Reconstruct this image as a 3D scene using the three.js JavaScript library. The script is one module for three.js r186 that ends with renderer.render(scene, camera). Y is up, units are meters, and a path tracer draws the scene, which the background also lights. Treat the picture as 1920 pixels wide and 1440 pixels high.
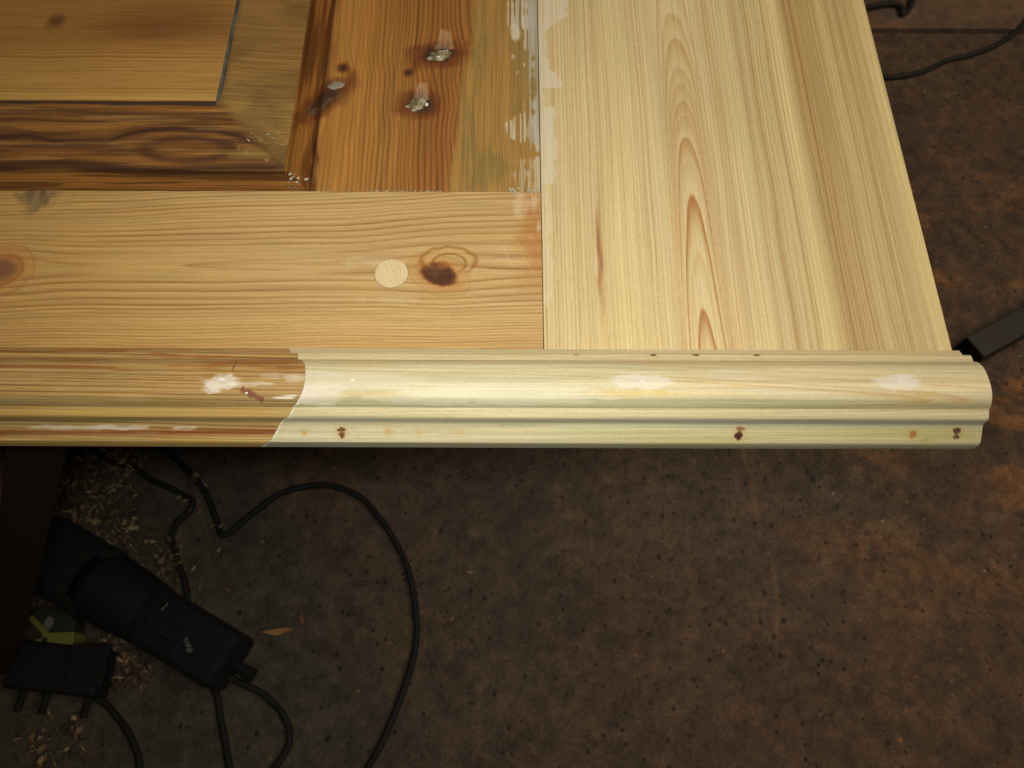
import * as THREE from 'three';
import { RoundedBoxGeometry } from 'three/addons/geometries/RoundedBoxGeometry.js';
import { RectAreaLightUniformsLib } from 'three/addons/lights/RectAreaLightUniformsLib.js';
import { mergeGeometries, toCreasedNormals } from 'three/addons/utils/BufferGeometryUtils.js';

// ------------------------------------------------------------------ camera, light, exposure
const DY = 0.70;                       // height of the door's upper face above the floor
const H = 0.46;                        // the camera above the door
const PITCH = THREE.MathUtils.degToRad(65.526), ROLL = THREE.MathUtils.degToRad(0.2), F = 1493;
const scene = new THREE.Scene();
scene.background = new THREE.Color(0x000000);
const camera = new THREE.PerspectiveCamera(51.4914, 4 / 3, 0.02, 30);
camera.position.set(0, DY + H, 0);
camera.rotation.set(-PITCH, 0, 0);
camera.rotateZ(ROLL);
camera.focus = 0.56; camera.userData.fStop = 12;
camera.updateMatrixWorld(true);
scene.add(camera);

const renderer = new THREE.WebGLRenderer({ antialias: true });
renderer.toneMapping = THREE.LinearToneMapping;
renderer.toneMappingExposure = 1;
renderer.shadowMap.enabled = true;
renderer.shadowMap.type = THREE.PCFSoftShadowMap;

RectAreaLightUniformsLib.init();
const flash = new THREE.SpotLight(0xfbfdf2, 0.72, 0, THREE.MathUtils.degToRad(56), 0.9, 2);   // the camera's own flash, above and left of the lens
flash.position.set(-0.03, DY + H + 0.012, -0.022);
flash.target.position.set(0.0, DY, -0.40);
flash.castShadow = true; flash.shadow.mapSize.set(2048, 2048); flash.shadow.radius = 1.2;
scene.add(flash, flash.target);
const room = new THREE.RectAreaLight(0xfff0d8, 2.75, 2.0, 2.0);                               // the dim light of the workshop, from the right
room.position.set(1.25, 2.6, -0.35);
room.lookAt(0.3, 0.2, -0.35);
scene.add(room);

// ------------------------------------------------------------------ helpers
const R3 = new THREE.Vector3(), U3 = new THREE.Vector3(), B3 = new THREE.Vector3();
camera.matrixWorld.extractBasis(R3, U3, B3);
const rayDir = (px, py) => B3.clone().multiplyScalar(-F).addScaledVector(R3, px - 960).addScaledVector(U3, 720 - py).divideScalar(F);
// where a measured spot of the place lies on a level surface h above the door's face (h = -DY is the floor)
function P(px, py, h = 0) { const d = rayDir(px, py), t = (h - H) / d.y; return new THREE.Vector3(d.x * t, h, d.z * t); }
const FL = (px, py, up = 0) => { const p = P(px, py, -DY + up); return new THREE.Vector3(p.x, up, p.z); };

let rs = 12345;
const rnd = () => { rs = (rs + 0x6d2b79f5) | 0; let t = Math.imul(rs ^ (rs >>> 15), 1 | rs); t = (t + Math.imul(t ^ (t >>> 7), 61 | t)) ^ t; return ((t ^ (t >>> 14)) >>> 0) / 4294967296; };
const rr = (a, b) => a + (b - a) * rnd();
function h2(x, y) { let n = (Math.imul(x, 374761393) + Math.imul(y, 668265263)) | 0; n = Math.imul(n ^ (n >>> 13), 1274126177); n = Math.imul(n ^ (n >>> 15), 2246822519); return ((n ^ (n >>> 16)) >>> 0) / 4294967296; }
function vn(x, y) {
  const i = Math.floor(x), j = Math.floor(y); let a = x - i, b = y - j; a = a * a * (3 - 2 * a); b = b * b * (3 - 2 * b);
  const p = h2(i, j), q = h2(i + 1, j), r = h2(i, j + 1), s = h2(i + 1, j + 1);
  return p + (q - p) * a + (r - p) * b + (p - q - r + s) * a * b;
}
const sn = (x, y) => vn(x, y) * 2 - 1;
function fbm(x, y, o = 4) { let v = 0, a = 0.5, n = 0; for (let k = 0; k < o; k++) { v += a * vn(x, y); n += a; a *= 0.5; x = x * 2.03 + 17.3; y = y * 2.03 + 9.1; } return v / n; }
const ss = (a, b, x) => { x = Math.min(1, Math.max(0, (x - a) / (b - a))); return x * x * (3 - 2 * x); };
const mixTo = (c, d, a) => { c[0] += (d[0] - c[0]) * a; c[1] += (d[1] - c[1]) * a; c[2] += (d[2] - c[2]) * a; };
const mul = (c, k) => { c[0] *= k; c[1] *= k; c[2] *= k; };
const interp = (xs, ys, x) => { if (x <= xs[0]) return ys[0]; for (let i = 1; i < xs.length; i++) if (x <= xs[i]) return ys[i - 1] + (ys[i] - ys[i - 1]) * (x - xs[i - 1]) / (xs[i] - xs[i - 1]); return ys[ys.length - 1]; };

// a colour map and a relief map for a rectangle given in metres; fn fills c (sRGB 0-255) and returns the relief 0..1
function surfaceMaps(x0, x1, z0, z1, nx, ny, fn, relief = true) {
  const col = new Uint8Array(nx * ny * 4), hgt = relief ? new Uint8Array(nx * ny * 4) : null, c = [0, 0, 0];
  for (let j = 0, o = 0; j < ny; j++) for (let i = 0; i < nx; i++, o += 4) {
    const b = fn(x0 + (x1 - x0) * (i + 0.5) / nx, z0 + (z1 - z0) * (j + 0.5) / ny, c);
    for (let k = 0; k < 3; k++) col[o + k] = Math.min(255, Math.max(0, c[k]));
    col[o + 3] = 255;
    if (hgt) { const v = Math.min(255, Math.max(0, b * 255)); hgt[o] = hgt[o + 1] = hgt[o + 2] = v; hgt[o + 3] = 255; }
  }
  const make = (d, srgb) => {
    const t = new THREE.DataTexture(d, nx, ny, THREE.RGBAFormat); t.magFilter = THREE.LinearFilter; t.minFilter = THREE.LinearMipmapLinearFilter; t.generateMipmaps = true;
    if (srgb) t.colorSpace = THREE.SRGBColorSpace; t.wrapS = t.wrapT = THREE.MirroredRepeatWrapping; t.needsUpdate = true; return t;
  };
  return { map: make(col, true), bumpMap: hgt ? make(hgt, false) : null, box: [x0, x1, z0, z1] };
}
const wood = (maps, rough, bump, extra = {}) => new THREE.MeshPhysicalMaterial({ map: maps.map, bumpMap: maps.bumpMap, bumpScale: bump, roughness: rough, ...extra });
function planarUV(g, [x0, x1, z0, z1]) {
  const p = g.attributes.position, uv = new Float32Array(p.count * 2);
  for (let i = 0; i < p.count; i++) { uv[2 * i] = (p.getX(i) - x0) / (x1 - x0); uv[2 * i + 1] = (p.getZ(i) - z0) / (z1 - z0); }
  g.setAttribute('uv', new THREE.BufferAttribute(uv, 2)); return g;
}
// a board: an outline in (x, z), its upper face at y, with softened arrises
function slab(pts, y, thick, bevel, box) {
  const s = new THREE.Shape(pts.map(([x, z]) => new THREE.Vector2(x, -z)));
  const g = new THREE.ExtrudeGeometry(s, { depth: thick - 2 * bevel, bevelEnabled: true, bevelSize: bevel, bevelThickness: bevel, bevelOffset: -bevel, bevelSegments: 2, curveSegments: 24 });
  g.rotateX(-Math.PI / 2); g.translate(0, y - thick + bevel, 0);
  return box ? planarUV(g, box) : g;
}
function quadPatch(a, b, c, d, box, n = 1) {                       // four corners in order, normal upwards
  const g = new THREE.BufferGeometry(), v = [a, b, c, a, c, d].flat();
  g.setAttribute('position', new THREE.Float32BufferAttribute(v, 3)); g.computeVertexNormals();
  if (g.attributes.normal.getY(0) < 0) { g.setAttribute('position', new THREE.Float32BufferAttribute([a, c, b, a, d, c].flat(), 3)); g.computeVertexNormals(); }
  return planarUV(g, box);
}
const taken = {};
const numbered = (n) => { taken[n] = (taken[n] || 0) + 1; return taken[n] === 1 ? n : `${n}_${String(taken[n] - 1).padStart(3, '0')}`; };
function mesh(name, g, m, parent, label) {
  const o = new THREE.Mesh(g, m); o.name = numbered(name); o.castShadow = o.receiveShadow = true; parent.add(o);
  if (label) o.userData.label = label; return o;
}
function thing(name, label, category, pos = [0, 0, 0], turn = 0, group) {
  const o = new THREE.Group(); o.name = numbered(name); o.position.set(...pos); o.rotation.y = turn; o.userData = { label, category }; if (group) o.userData.group = group; scene.add(o); return o;
}
const plain = (hex, rough = 0.7, metal = 0, extra = {}) => new THREE.MeshPhysicalMaterial({ color: hex, roughness: rough, metalness: metal, ...extra });

// ------------------------------------------------------------------ the floor
const FT = [-1.3, 1.3, -1.75, 0.85];
const pits = [];                                                   // dark pits in the concrete
{ const cell = {};
  for (let k = 0; k < 9000; k++) {
    const x = rr(-0.55, 1.2), z = rr(-1.25, 0.3), r = 0.0006 + 0.0025 * Math.pow(rnd(), 3);
    if (rnd() > 0.25 + 0.75 * fbm(x * 3 + 4, z * 3, 2) * Math.exp(-Math.pow((x - 0.12) / 0.5, 2))) continue;
    const key = Math.floor(x / 0.02) + ',' + Math.floor(z / 0.02); (cell[key] = cell[key] || []).push([x, z, r, rnd()]);
  }
  pits.cell = cell; }
const lightFlecks = {};
for (let k = 0; k < 2600; k++) {
  const x = rr(-1.1, 1.2), z = rr(-1.2, 0.3); if (rnd() > 0.2 + 0.8 * ss(0.0, 0.8, x)) continue;
  const key = Math.floor(x / 0.02) + ',' + Math.floor(z / 0.02); (lightFlecks[key] = lightFlecks[key] || []).push([x, z, 0.0006 + 0.0026 * Math.pow(rnd(), 3), rnd()]);
}
const floorMaps = surfaceMaps(...FT, 2048, 2048, (x, z, c) => {
  const big = fbm(x * 2.2 + 3, z * 2.2 + 1, 4), mid = fbm(x * 11, z * 11 + 7, 4), fine = fbm(x * 70, z * 70, 3), grit = vn(x * 420, z * 420);
  c[0] = 98; c[1] = 79; c[2] = 63;
  mixTo(c, [104, 74, 54], ss(0.42, 0.62, big) * 0.4);
  const left = ss(-0.16, -0.36, x + 0.09 * sn(z * 6, 3) + 0.05 * sn(z * 21, x * 9));            // grey smooth cement on the left
  mixTo(c, [86, 80, 66], left * 0.75); mixTo(c, [62, 58, 50], left * ss(0.03, 0.015, Math.abs(x + 0.395 + 0.06 * (z + 0.35))) * ss(-0.22, -0.3, z) * 0.5);
  const right = ss(0.3, 0.85, x + 0.25 * sn(x * 4, z * 4));
  mixTo(c, [112, 84, 58], right * 0.5);
  const och = ss(0.53, 0.66, fbm(x * 9 + 31, z * 14, 4)) * ss(0.25, 0.75, x + 0.15 * sn(z * 8, x * 3)) * Math.exp(-Math.pow((z + 0.55) / 0.38, 2));
  mixTo(c, [170, 110, 60], och * 0.8);
  const saw = ss(0.56, 0.68, fbm(x * 24 + 3, z * 24, 3)) * 0.16 * (1 - left); mixTo(c, [140, 104, 72], saw);
  { const dust = ss(0.55, 0.62, fbm(x * 38 + 9, z * 30, 5)) * ss(0.4, 0.7, fbm(x * 3 + 8, z * 3, 2)); mixTo(c, [122, 104, 84], dust * 0.25); const dk = ss(0.56, 0.64, fbm(x * 52 + 2, z * 52 + 40, 4)); mixTo(c, [58, 46, 38], dk * 0.18); }
  mul(c, 0.74 + 0.16 * (mid - 0.5) + 0.4 * (fine - 0.5) + 0.26 * (grit - 0.5) + 0.1);
  let b = 0.6 + 0.25 * (fine - 0.5) + 0.2 * (grit - 0.5);
  const ci = Math.floor(x / 0.02), cj = Math.floor(z / 0.02);
  for (let a = -1; a <= 1; a++) for (let d = -1; d <= 1; d++) {
    const l = pits.cell[(ci + a) + ',' + (cj + d)];
    if (l) for (const [px, pz, r, q] of l) { const e = Math.hypot((x - px) * (1 + 0.4 * q), z - pz) + 0.0012 * sn(x * 300, z * 300); if (e < r * 1.5) { const m = ss(r * 1.4, r * 0.6, e); mixTo(c, [30, 26, 24], m * (0.45 + 0.5 * q)); b -= m * 0.5; } }
    const w = lightFlecks[(ci + a) + ',' + (cj + d)];
    if (w) for (const [px, pz, r, q] of w) { const e = Math.hypot((x - px), (z - pz) * (1 + q)) + 0.001 * sn(x * 400, z * 400); if (e < r * 1.4) mixTo(c, q > 0.8 ? [190, 180, 165] : [178, 122, 74], ss(r * 1.3, r * 0.5, e) * 0.7); }
  }
  const crack = Math.abs(x - 0.37 - 0.01 * sn(z * 9, 1) - 0.05 * (z + 0.3)) ; if (z > -0.42 && z < -0.12) mixTo(c, [150, 112, 72], ss(0.006, 0.001, crack) * 0.4 * vn(z * 40, 3));
  return b;
});
const floorMat = wood(floorMaps, 0.85, 0.003);
const jz = (P(1635, 62, -DY).z + P(1920, 64, -DY).z) / 2;
{
  const g = new THREE.BoxGeometry(7, 0.06, 4.5); g.translate(0.2, -0.03, jz + 2.25); planarUV(g, FT);
  const f = mesh('floor', g, floorMat, scene); f.userData.kind = 'structure'; f.userData.label = 'stained brown concrete floor under the door';
  const slabMaps = surfaceMaps(0, 1.2, 0, 1.2, 1024, 1024, (x, z, c) => {
    const hatch = 0.5 + 0.25 * Math.sin((x + z) * 520) + 0.25 * Math.sin((x - z) * 520);
    const n = fbm(x * 8, z * 8, 4), f2 = fbm(x * 60, z * 60, 3);
    c[0] = 128; c[1] = 98; c[2] = 72; mixTo(c, [104, 84, 68], ss(0.4, 0.65, n)); mul(c, 0.8 + 0.3 * f2 + 0.1 * (hatch - 0.5)); return 0.3 + 0.45 * hatch + 0.2 * f2;
  });
  const back = new THREE.BoxGeometry(7, 0.06, 2.4); back.translate(0.2, -0.032, jz - 0.016 - 1.2); planarUV(back, [0, 1.2, 0, 1.2]);
  const b = mesh('floor_slab', back, wood(slabMaps, 0.85, 0.002), scene); b.userData.kind = 'structure'; b.userData.label = 'cross-hatched concrete floor slab beyond the joint';
  const base = new THREE.BoxGeometry(7.4, 0.05, 7.2); base.translate(0.2, -0.095, jz + 1.1);
  const e = mesh('ground', base, plain(0x0d0a08, 0.95), scene); e.userData.kind = 'structure'; e.userData.label = 'dark earth seen in the joint between the floor slabs';
}

// ------------------------------------------------------------------ wood grain of each board
const xz = (px, py, h = 0) => { const p = P(px, py, h); return [p.x, p.z]; };
const zAt = (py, px = 960) => P(px, py).z, xAt = (px, py) => P(px, py).x;
const SEAM_X = xAt(1014, 330), SEAM_Z = zAt(357, 800), EXT_R = xAt(1786, 656);
// blends a point round a knot: returns rho (1 at its rim)
function knotRho(x, z, k) {
  const dx = x - k.x, dz = z - k.z, c = Math.cos(k.a || 0), s = Math.sin(k.a || 0);
  const u = (dx * c + dz * s) / k.rx, v = (-dx * s + dz * c) / k.rz; return Math.sqrt(u * u + v * v);
}
const knot = (px, py, rx, rz, a = 0, o = {}) => { const [x, z] = xz(px, py); return { x, z, rx, rz, a, ...o }; };
const ringLate = (fr) => (fr < 0.86 ? Math.pow(fr / 0.86, 3.2) : 1 - (fr - 0.86) / 0.14);
// knifed white filler: an elongated blot in board coordinates
const blot = (x, z, [bx, bz], rx, rz, rough = 0.5) => ss(1, 0.35, Math.hypot((x - bx) / rx, (z - bz) / rz) + rough * (fbm(x * 120 + bx * 90, z * 120, 3) - 0.5) * 1.6);

// 1. the new board added along the door's end: grain runs away from the viewer
const EXT_BOX = [SEAM_X - 0.002, EXT_R + 0.004, -0.985, -0.185];
const tc = xAt(1287, 265), z0c = -0.234;
const peaks = [[-40, 0.5], [30, 0.4], [72, 0.6], [120, 0.45], [150, 0.5], [183, 0.6], [212, 0.5], [262, 0.85], [305, 0.3], [376, 1.1], [470, 0.28], [585, 1.25]].map(([py, a]) => [zAt(py, 1290) - z0c, a]);
const extBands = [[1140, 0.0022, 0.25], [1407, 0.004, 0.22], [1468, 0.003, 0.3], [1497, 0.003, 0.3], [1538, 0.0012, 0.5], [1592, 0.004, 0.45], [1606, 0.0015, 0.5], [1622, 0.006, 0.42], [1648, 0.007, 0.3], [1690, 0.003, 0.28], [1712, 0.0018, 0.35], [1733, 0.003, 0.22], [1752, 0.0015, 0.3]].map(([px, w, a]) => [xAt(px, 655), w, a]);
const extPale = [[1180, 0.014, 0.5], [1560, 0.006, 0.8], [1440, 0.004, 0.5], [1770, 0.006, 0.6]].map(([px, w, a]) => [xAt(px, 655), w, a]);
const streakA = xz(1121, 400), streakB = xz(1127, 560);
const extMaps = surfaceMaps(...EXT_BOX, 720, 2048, (x, z, c) => {
  const wob = 0.0012 * sn(z * 7, x * 25) + 0.0007 * sn(z * 19 + 5, x * 60);
  const dx = x - tc + wob, ad = Math.abs(dx);
  const h = ad < 0.022 ? dx * dx / 0.00122 : 0.022 * 0.022 / 0.00122 + 0.044 / 0.00122 * (ad - 0.022) * 0.8;
  const w = (z - z0c) / (1 + Math.pow(dx / 0.02, 2)) - h + 0.006 * sn(z * 25, x * 90) * ss(0.03, 0, ad);
  c[0] = 213; c[1] = 194; c[2] = 148;
  mixTo(c, [216, 200, 146], vn(x * 22, z * 1.5) * 0.7);
  mixTo(c, [216, 192, 146], ss(0.05, 0.01, ad) * 0.5);
  mixTo(c, [192, 168, 110], ss(0.02, 0.13, dx) * 0.6);                                        // yellower heartwood to the right
  let L = 0;
  for (const [zp, a] of peaks) { const d = w - zp; L = Math.max(L, a * (d > 0 ? Math.exp(-Math.pow(d / 0.016, 1.5)) : Math.exp(d / 0.0016))); }
  const ww = w + 0.45; let ph = -ww / 0.075 + 0.8 * sn(h * 2.1, 7);
  if (ww < 0) { const i = Math.floor(ph), a = h2(i, 91); L = Math.max(L, ringLate(ph - i) * (0.16 + 0.6 * a * a) * ss(0, -0.1, ww) * (dx > 0 ? 1 : 0.75)); }
  { const fx = x + wob * 1.3 + (dx > 0 ? 1 : -1) * 0.010 * Math.exp(-ad / 0.016) * ss(-0.6, -0.24, z), q = fx * 400 + 1.8 * sn(fx * 42, 11), i = Math.floor(q), amp = h2(i, 77); L = Math.max(L, Math.pow(ringLate(q - i), 1.4) * (0.22 + 0.85 * amp * amp) * (0.4 + 0.9 * vn(z * 5, i * 2.7)) * ss(0.010, 0.02, ad) * (dx > 0 ? 1 : 0.6)); }
  L *= 0.8 + 0.4 * vn(x * 400, z * 14);
  if (dx < -0.028) { const q = (x + wob) * 340 + 1.2 * sn(x * 55, 4), i = Math.floor(q); L = Math.max(L, Math.pow(q - i, 3.2) * (0.35 + 0.75 * h2(i, 5)) * (0.55 + 0.6 * vn(z * 7, i * 3.3))); }
  for (const [bx, bw, a] of extBands) { const e = (x + wob - bx) / bw; if (e * e < 6) L += a * Math.exp(-e * e) * (0.75 + 0.5 * vn(x * 900, z * 6)) * (0.7 + 0.5 * vn(z * 3, bx * 100)); }
  for (const [bx, bw, a] of extPale) { const e = (x - bx) / bw; if (e * e < 6) { L *= 1 - 0.7 * a * Math.exp(-e * e); mixTo(c, [231, 208, 150], a * Math.exp(-e * e) * 0.6); } }
  mixTo(c, dx > 0.03 ? [162, 126, 74] : [176, 130, 76], Math.min(1, L) * 0.92);
  mixTo(c, [164, 106, 54], ss(0.75, 1.3, L) * 0.45);
  const sd = Math.abs(x - (streakA[0] + (streakB[0] - streakA[0]) * (z - streakA[1]) / (streakB[1] - streakA[1])) + 0.0008 * sn(z * 60, 2));
  const sl = (z - (streakA[1] + streakB[1]) / 2) / 0.055;
  mixTo(c, [132, 78, 46], ss(0.0030, 0.0, sd) * Math.exp(-sl * sl * 2.2) * (0.5 + 0.4 * vn(x * 1800, z * 40)));
  mul(c, 1 + 0.05 * sn(x * 1500, z * 9) + 0.012 * sn(x * 700, z * 4) + 0.03 * sn(x * 2600, z * 420));
  mul(c, 1 + 0.05 * (fbm(x * 14, z * 9, 3) - 0.5));
  // filler wiped over the joint
  const d = x - SEAM_X, wid = z < zAt(165, 1020) ? 0.016 + 0.012 * sn(z * 45, 3) + 0.004 * sn(z * 140, 1) : z < zAt(200, 1020) ? 0.003 : z < zAt(345, 1020) ? 0.0105 + 0.0015 * sn(z * 80, 4) : z < zAt(570, 1020) ? 0.008 + 0.004 * sn(z * 60, 9) : 0;
  if (wid > 0) { const m = ss(wid + 0.001, wid - 0.0015, d + 0.0015 * sn(z * 300, x * 90)); const a = z < zAt(345, 1020) ? 0.52 : 0.3; mixTo(c, [222, 213, 200], m * a * 1.15 * (0.6 + 0.6 * vn(x * 900, z * 25))); }
  return 0.5 - 0.25 * L + 0.12 * sn(x * 1600, z * 20) ;
});

// 2. the stile along the near side: grain runs left-right, a knot and a plug
const STILE_BOX = [-0.90, SEAM_X + 0.002, -0.392, -0.185];
const stileY = [330, 345, 352, 357, 363, 370, 376, 383, 391, 400, 406, 412, 419, 431, 441, 452, 462, 478, 497, 517, 529, 546, 560, 571, 579, 586, 593, 599, 605, 610, 616, 622, 628, 634, 640, 646, 652, 660, 668, 680, 690, 700, 720, 740, 760, 800];
const stileZ = stileY.map((y) => zAt(y, 325)), stileI = stileY.map((_, i) => i);
const sAxis = zAt(497, 325), sKnots = [knot(823, 514, 0.0125, 0.0085, 0.45), knot(2, 505, 0.013, 0.0115, 0.1), knot(-620, 470, 0.012, 0.010, 0.2)];
const greyKnot = xz(70, 368), apex = xz(352, 492);
const stileMaps = surfaceMaps(...STILE_BOX, 2048, 512, (x, z, c) => {
  let t = z;
  const up = ss(sAxis + 0.01, sAxis - 0.05, z);
  t += (x + 0.2) * (0.012 + 0.05 * up) + 0.0016 * sn(x * 9, z * 18) + 0.0007 * sn(x * 26, z * 50) + 0.0016 * Math.max(0, x + 0.1) / 0.1 * ss(0, 1, 1 - Math.abs(z - sAxis) / 0.06);
  for (const k of sKnots) { const ds = (x - k.x) / (k.rx * 3), dt = (z - k.z) / k.rz; t -= k.rz * 1.05 * dt / (Math.abs(dt) + 0.45) * Math.exp(-Math.abs(dt) / 2.6) * Math.exp(-ds * ds); }
  let ph = interp(stileZ, stileI, t);
  let fr = ph - Math.floor(ph), ri = Math.floor(ph);
  let L = ringLate(fr) * (0.42 + 0.58 * h2(ri, 17));
  // the tongue of grain that opens in the middle
  const a2 = t - sAxis, tong = (x - apex[0]) - a2 * a2 / 0.00028; 
  if (Math.abs(a2) < 0.013 && x > apex[0] - 0.09) { const near = ss(0.013, 0.009, Math.abs(a2)) * ss(apex[0] - 0.09, apex[0] - 0.045, x) * ss(-0.10, -0.15, x); const e = tong > 0 ? Math.exp(-tong / 0.012) : Math.exp(tong / 0.003); L = L * (1 - near) + near * 0.7 * e * ss(0.3, 0, x - apex[0] - 0.05); }
  L *= 0.75 + 0.5 * vn(x * 12, z * 900);
  c[0] = 196; c[1] = 162; c[2] = 108;
  mixTo(c, [202, 174, 124], vn(x * 5, z * 40) * 0.6);
  mixTo(c, [184, 142, 74], ss(-0.12, -0.36, x) * 0.6);
  mixTo(c, [194, 152, 90], ss(sAxis + 0.04, sAxis + 0.06, z) * 0.35);
  mixTo(c, [138, 90, 46], Math.min(1, L) * (0.5 + 0.35 * fbm(x * 9, z * 40, 2)));
  mul(c, 1 + 0.06 * sn(x * 30, z * 1500) + 0.035 * sn(x * 14, z * 600) + 0.03 * sn(x * 500, z * 2200));
  for (let ki = 0; ki < 3; ki++) {
    const k = sKnots[ki], r = knotRho(x, z, k) + 0.10 * sn(x * 110, z * 110) + 0.05 * sn(x * 300, z * 300);
    if (r < 4) {
      mixTo(c, [186, 124, 62], ss(2.1, 1.0, r) * 0.5);
      const rings = Math.pow(0.5 + 0.5 * Math.cos((r - 1.05) * (ki ? 9 : 8)), 5); mixTo(c, [140, 84, 42], rings * ss(2.3, 1.1, r) * ss(0.9, 1.05, r) * (ki ? 0.55 : 0.4));
      if (ki) { mixTo(c, [122, 80, 58], ss(1.1, 0.4, r) * 0.85); mixTo(c, [168, 104, 60], Math.exp(-Math.pow((r - 0.95) / 0.12, 2)) * 0.5); }
      else { mixTo(c, [92, 50, 28], ss(1.12, 0.9, r) * 0.92); mixTo(c, [66, 38, 28], ss(0.95, 0.6, r) * 0.6); mixTo(c, [104, 76, 46], ss(0.45, 0.1, knotRho(x + 0.003, z - 0.0005, k)) * 0.5); if (r < 1.1) mul(c, 1 + 0.16 * sn(x * 900 + z * 400, z * 900 - x * 300)); }
    }
  }
  { // the curl above the knot
    const k = sKnots[0], ex = (x - k.x - 0.006) / 0.0185, ez = (z - k.z + 0.0105) / 0.0115, e = Math.hypot(ex, ez), e2 = Math.hypot((x - k.x - 0.0065) / 0.0115, (z - k.z + 0.0085) / 0.008);
    const upper = ss(0.004, -0.004, z - k.z + 0.002);
    mixTo(c, [150, 94, 44], Math.exp(-Math.pow((e - 1 + 0.08 * sn(x * 200, z * 200)) / 0.09, 2)) * 0.65 * upper);
    mixTo(c, [206, 168, 104], ss(0.95, 0.7, e) * ss(1, 1.2, e2) * 0.6 * upper);
    mixTo(c, [140, 88, 42], Math.exp(-Math.pow((e2 - 1) / 0.09, 2)) * 0.65 * upper); mixTo(c, [150, 92, 44], ss(0.55, 0.3, Math.hypot((x - k.x - 0.002) / 0.012, (z - k.z + 0.007) / 0.008)) * 0.7);
  }
  { const gx = (x - greyKnot[0]) / 0.0165, gz = (z - greyKnot[1]) / 0.0165, m = ss(1.1, 0.3, Math.hypot(gx * (1 + 0.45 * gz), gz) + 0.5 * (fbm(x * 150, z * 150, 3) - 0.5)); mixTo(c, [104, 90, 68], m * 0.75); if (m > 0.3) mul(c, 1 + 0.18 * sn(x * 260, z * 120)); }
  // torn, orange fibres and a little filler at the joint with the new board
  const d = SEAM_X - x, zt = z - zAt(440, 1000);
  const rough = ss(0.02, 0.004, d + 0.006 * sn(z * 110, x * 40)) * Math.exp(-Math.pow(zt / 0.04, 2));
  mixTo(c, [176, 112, 56], rough * 0.6);
  const whi = ss(0.52, 0.72, fbm(x * 130, z * 60, 3)) * ss(0.022, 0.006, d) * Math.exp(-Math.pow((zt + 0.01) / 0.045, 2)); mixTo(c, [224, 208, 184], whi * 0.55);
  mixTo(c, [226, 206, 178], blot(x, z, xz(976, 392), 0.0085, 0.016, 0.6) * 0.5 * (0.5 + 0.7 * vn(x * 800, z * 90)));
  mixTo(c, [222, 204, 176], blot(x, z, xz(700, 490), 0.022, 0.007, 0.9) * 0.3 + blot(x, z, xz(745, 560), 0.03, 0.004, 0.9) * 0.25);
  for (const [qx, qz, qa] of [[0.008, -0.31, 0.9], [0.010, -0.30, 1.1], [-0.003, -0.305, 1.2]]) { const l = (x - qx) * Math.sin(qa) - (z - qz) * Math.cos(qa), m2 = (x - qx) * Math.cos(qa) + (z - qz) * Math.sin(qa); if (Math.abs(m2) < 0.009) mixTo(c, [226, 200, 160], ss(0.0005, 0.0001, Math.abs(l)) * 0.4); }
  return 0.5 + 0.3 * L - 0.12 + 0.1 * sn(x * 25, z * 1500);
});

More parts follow.
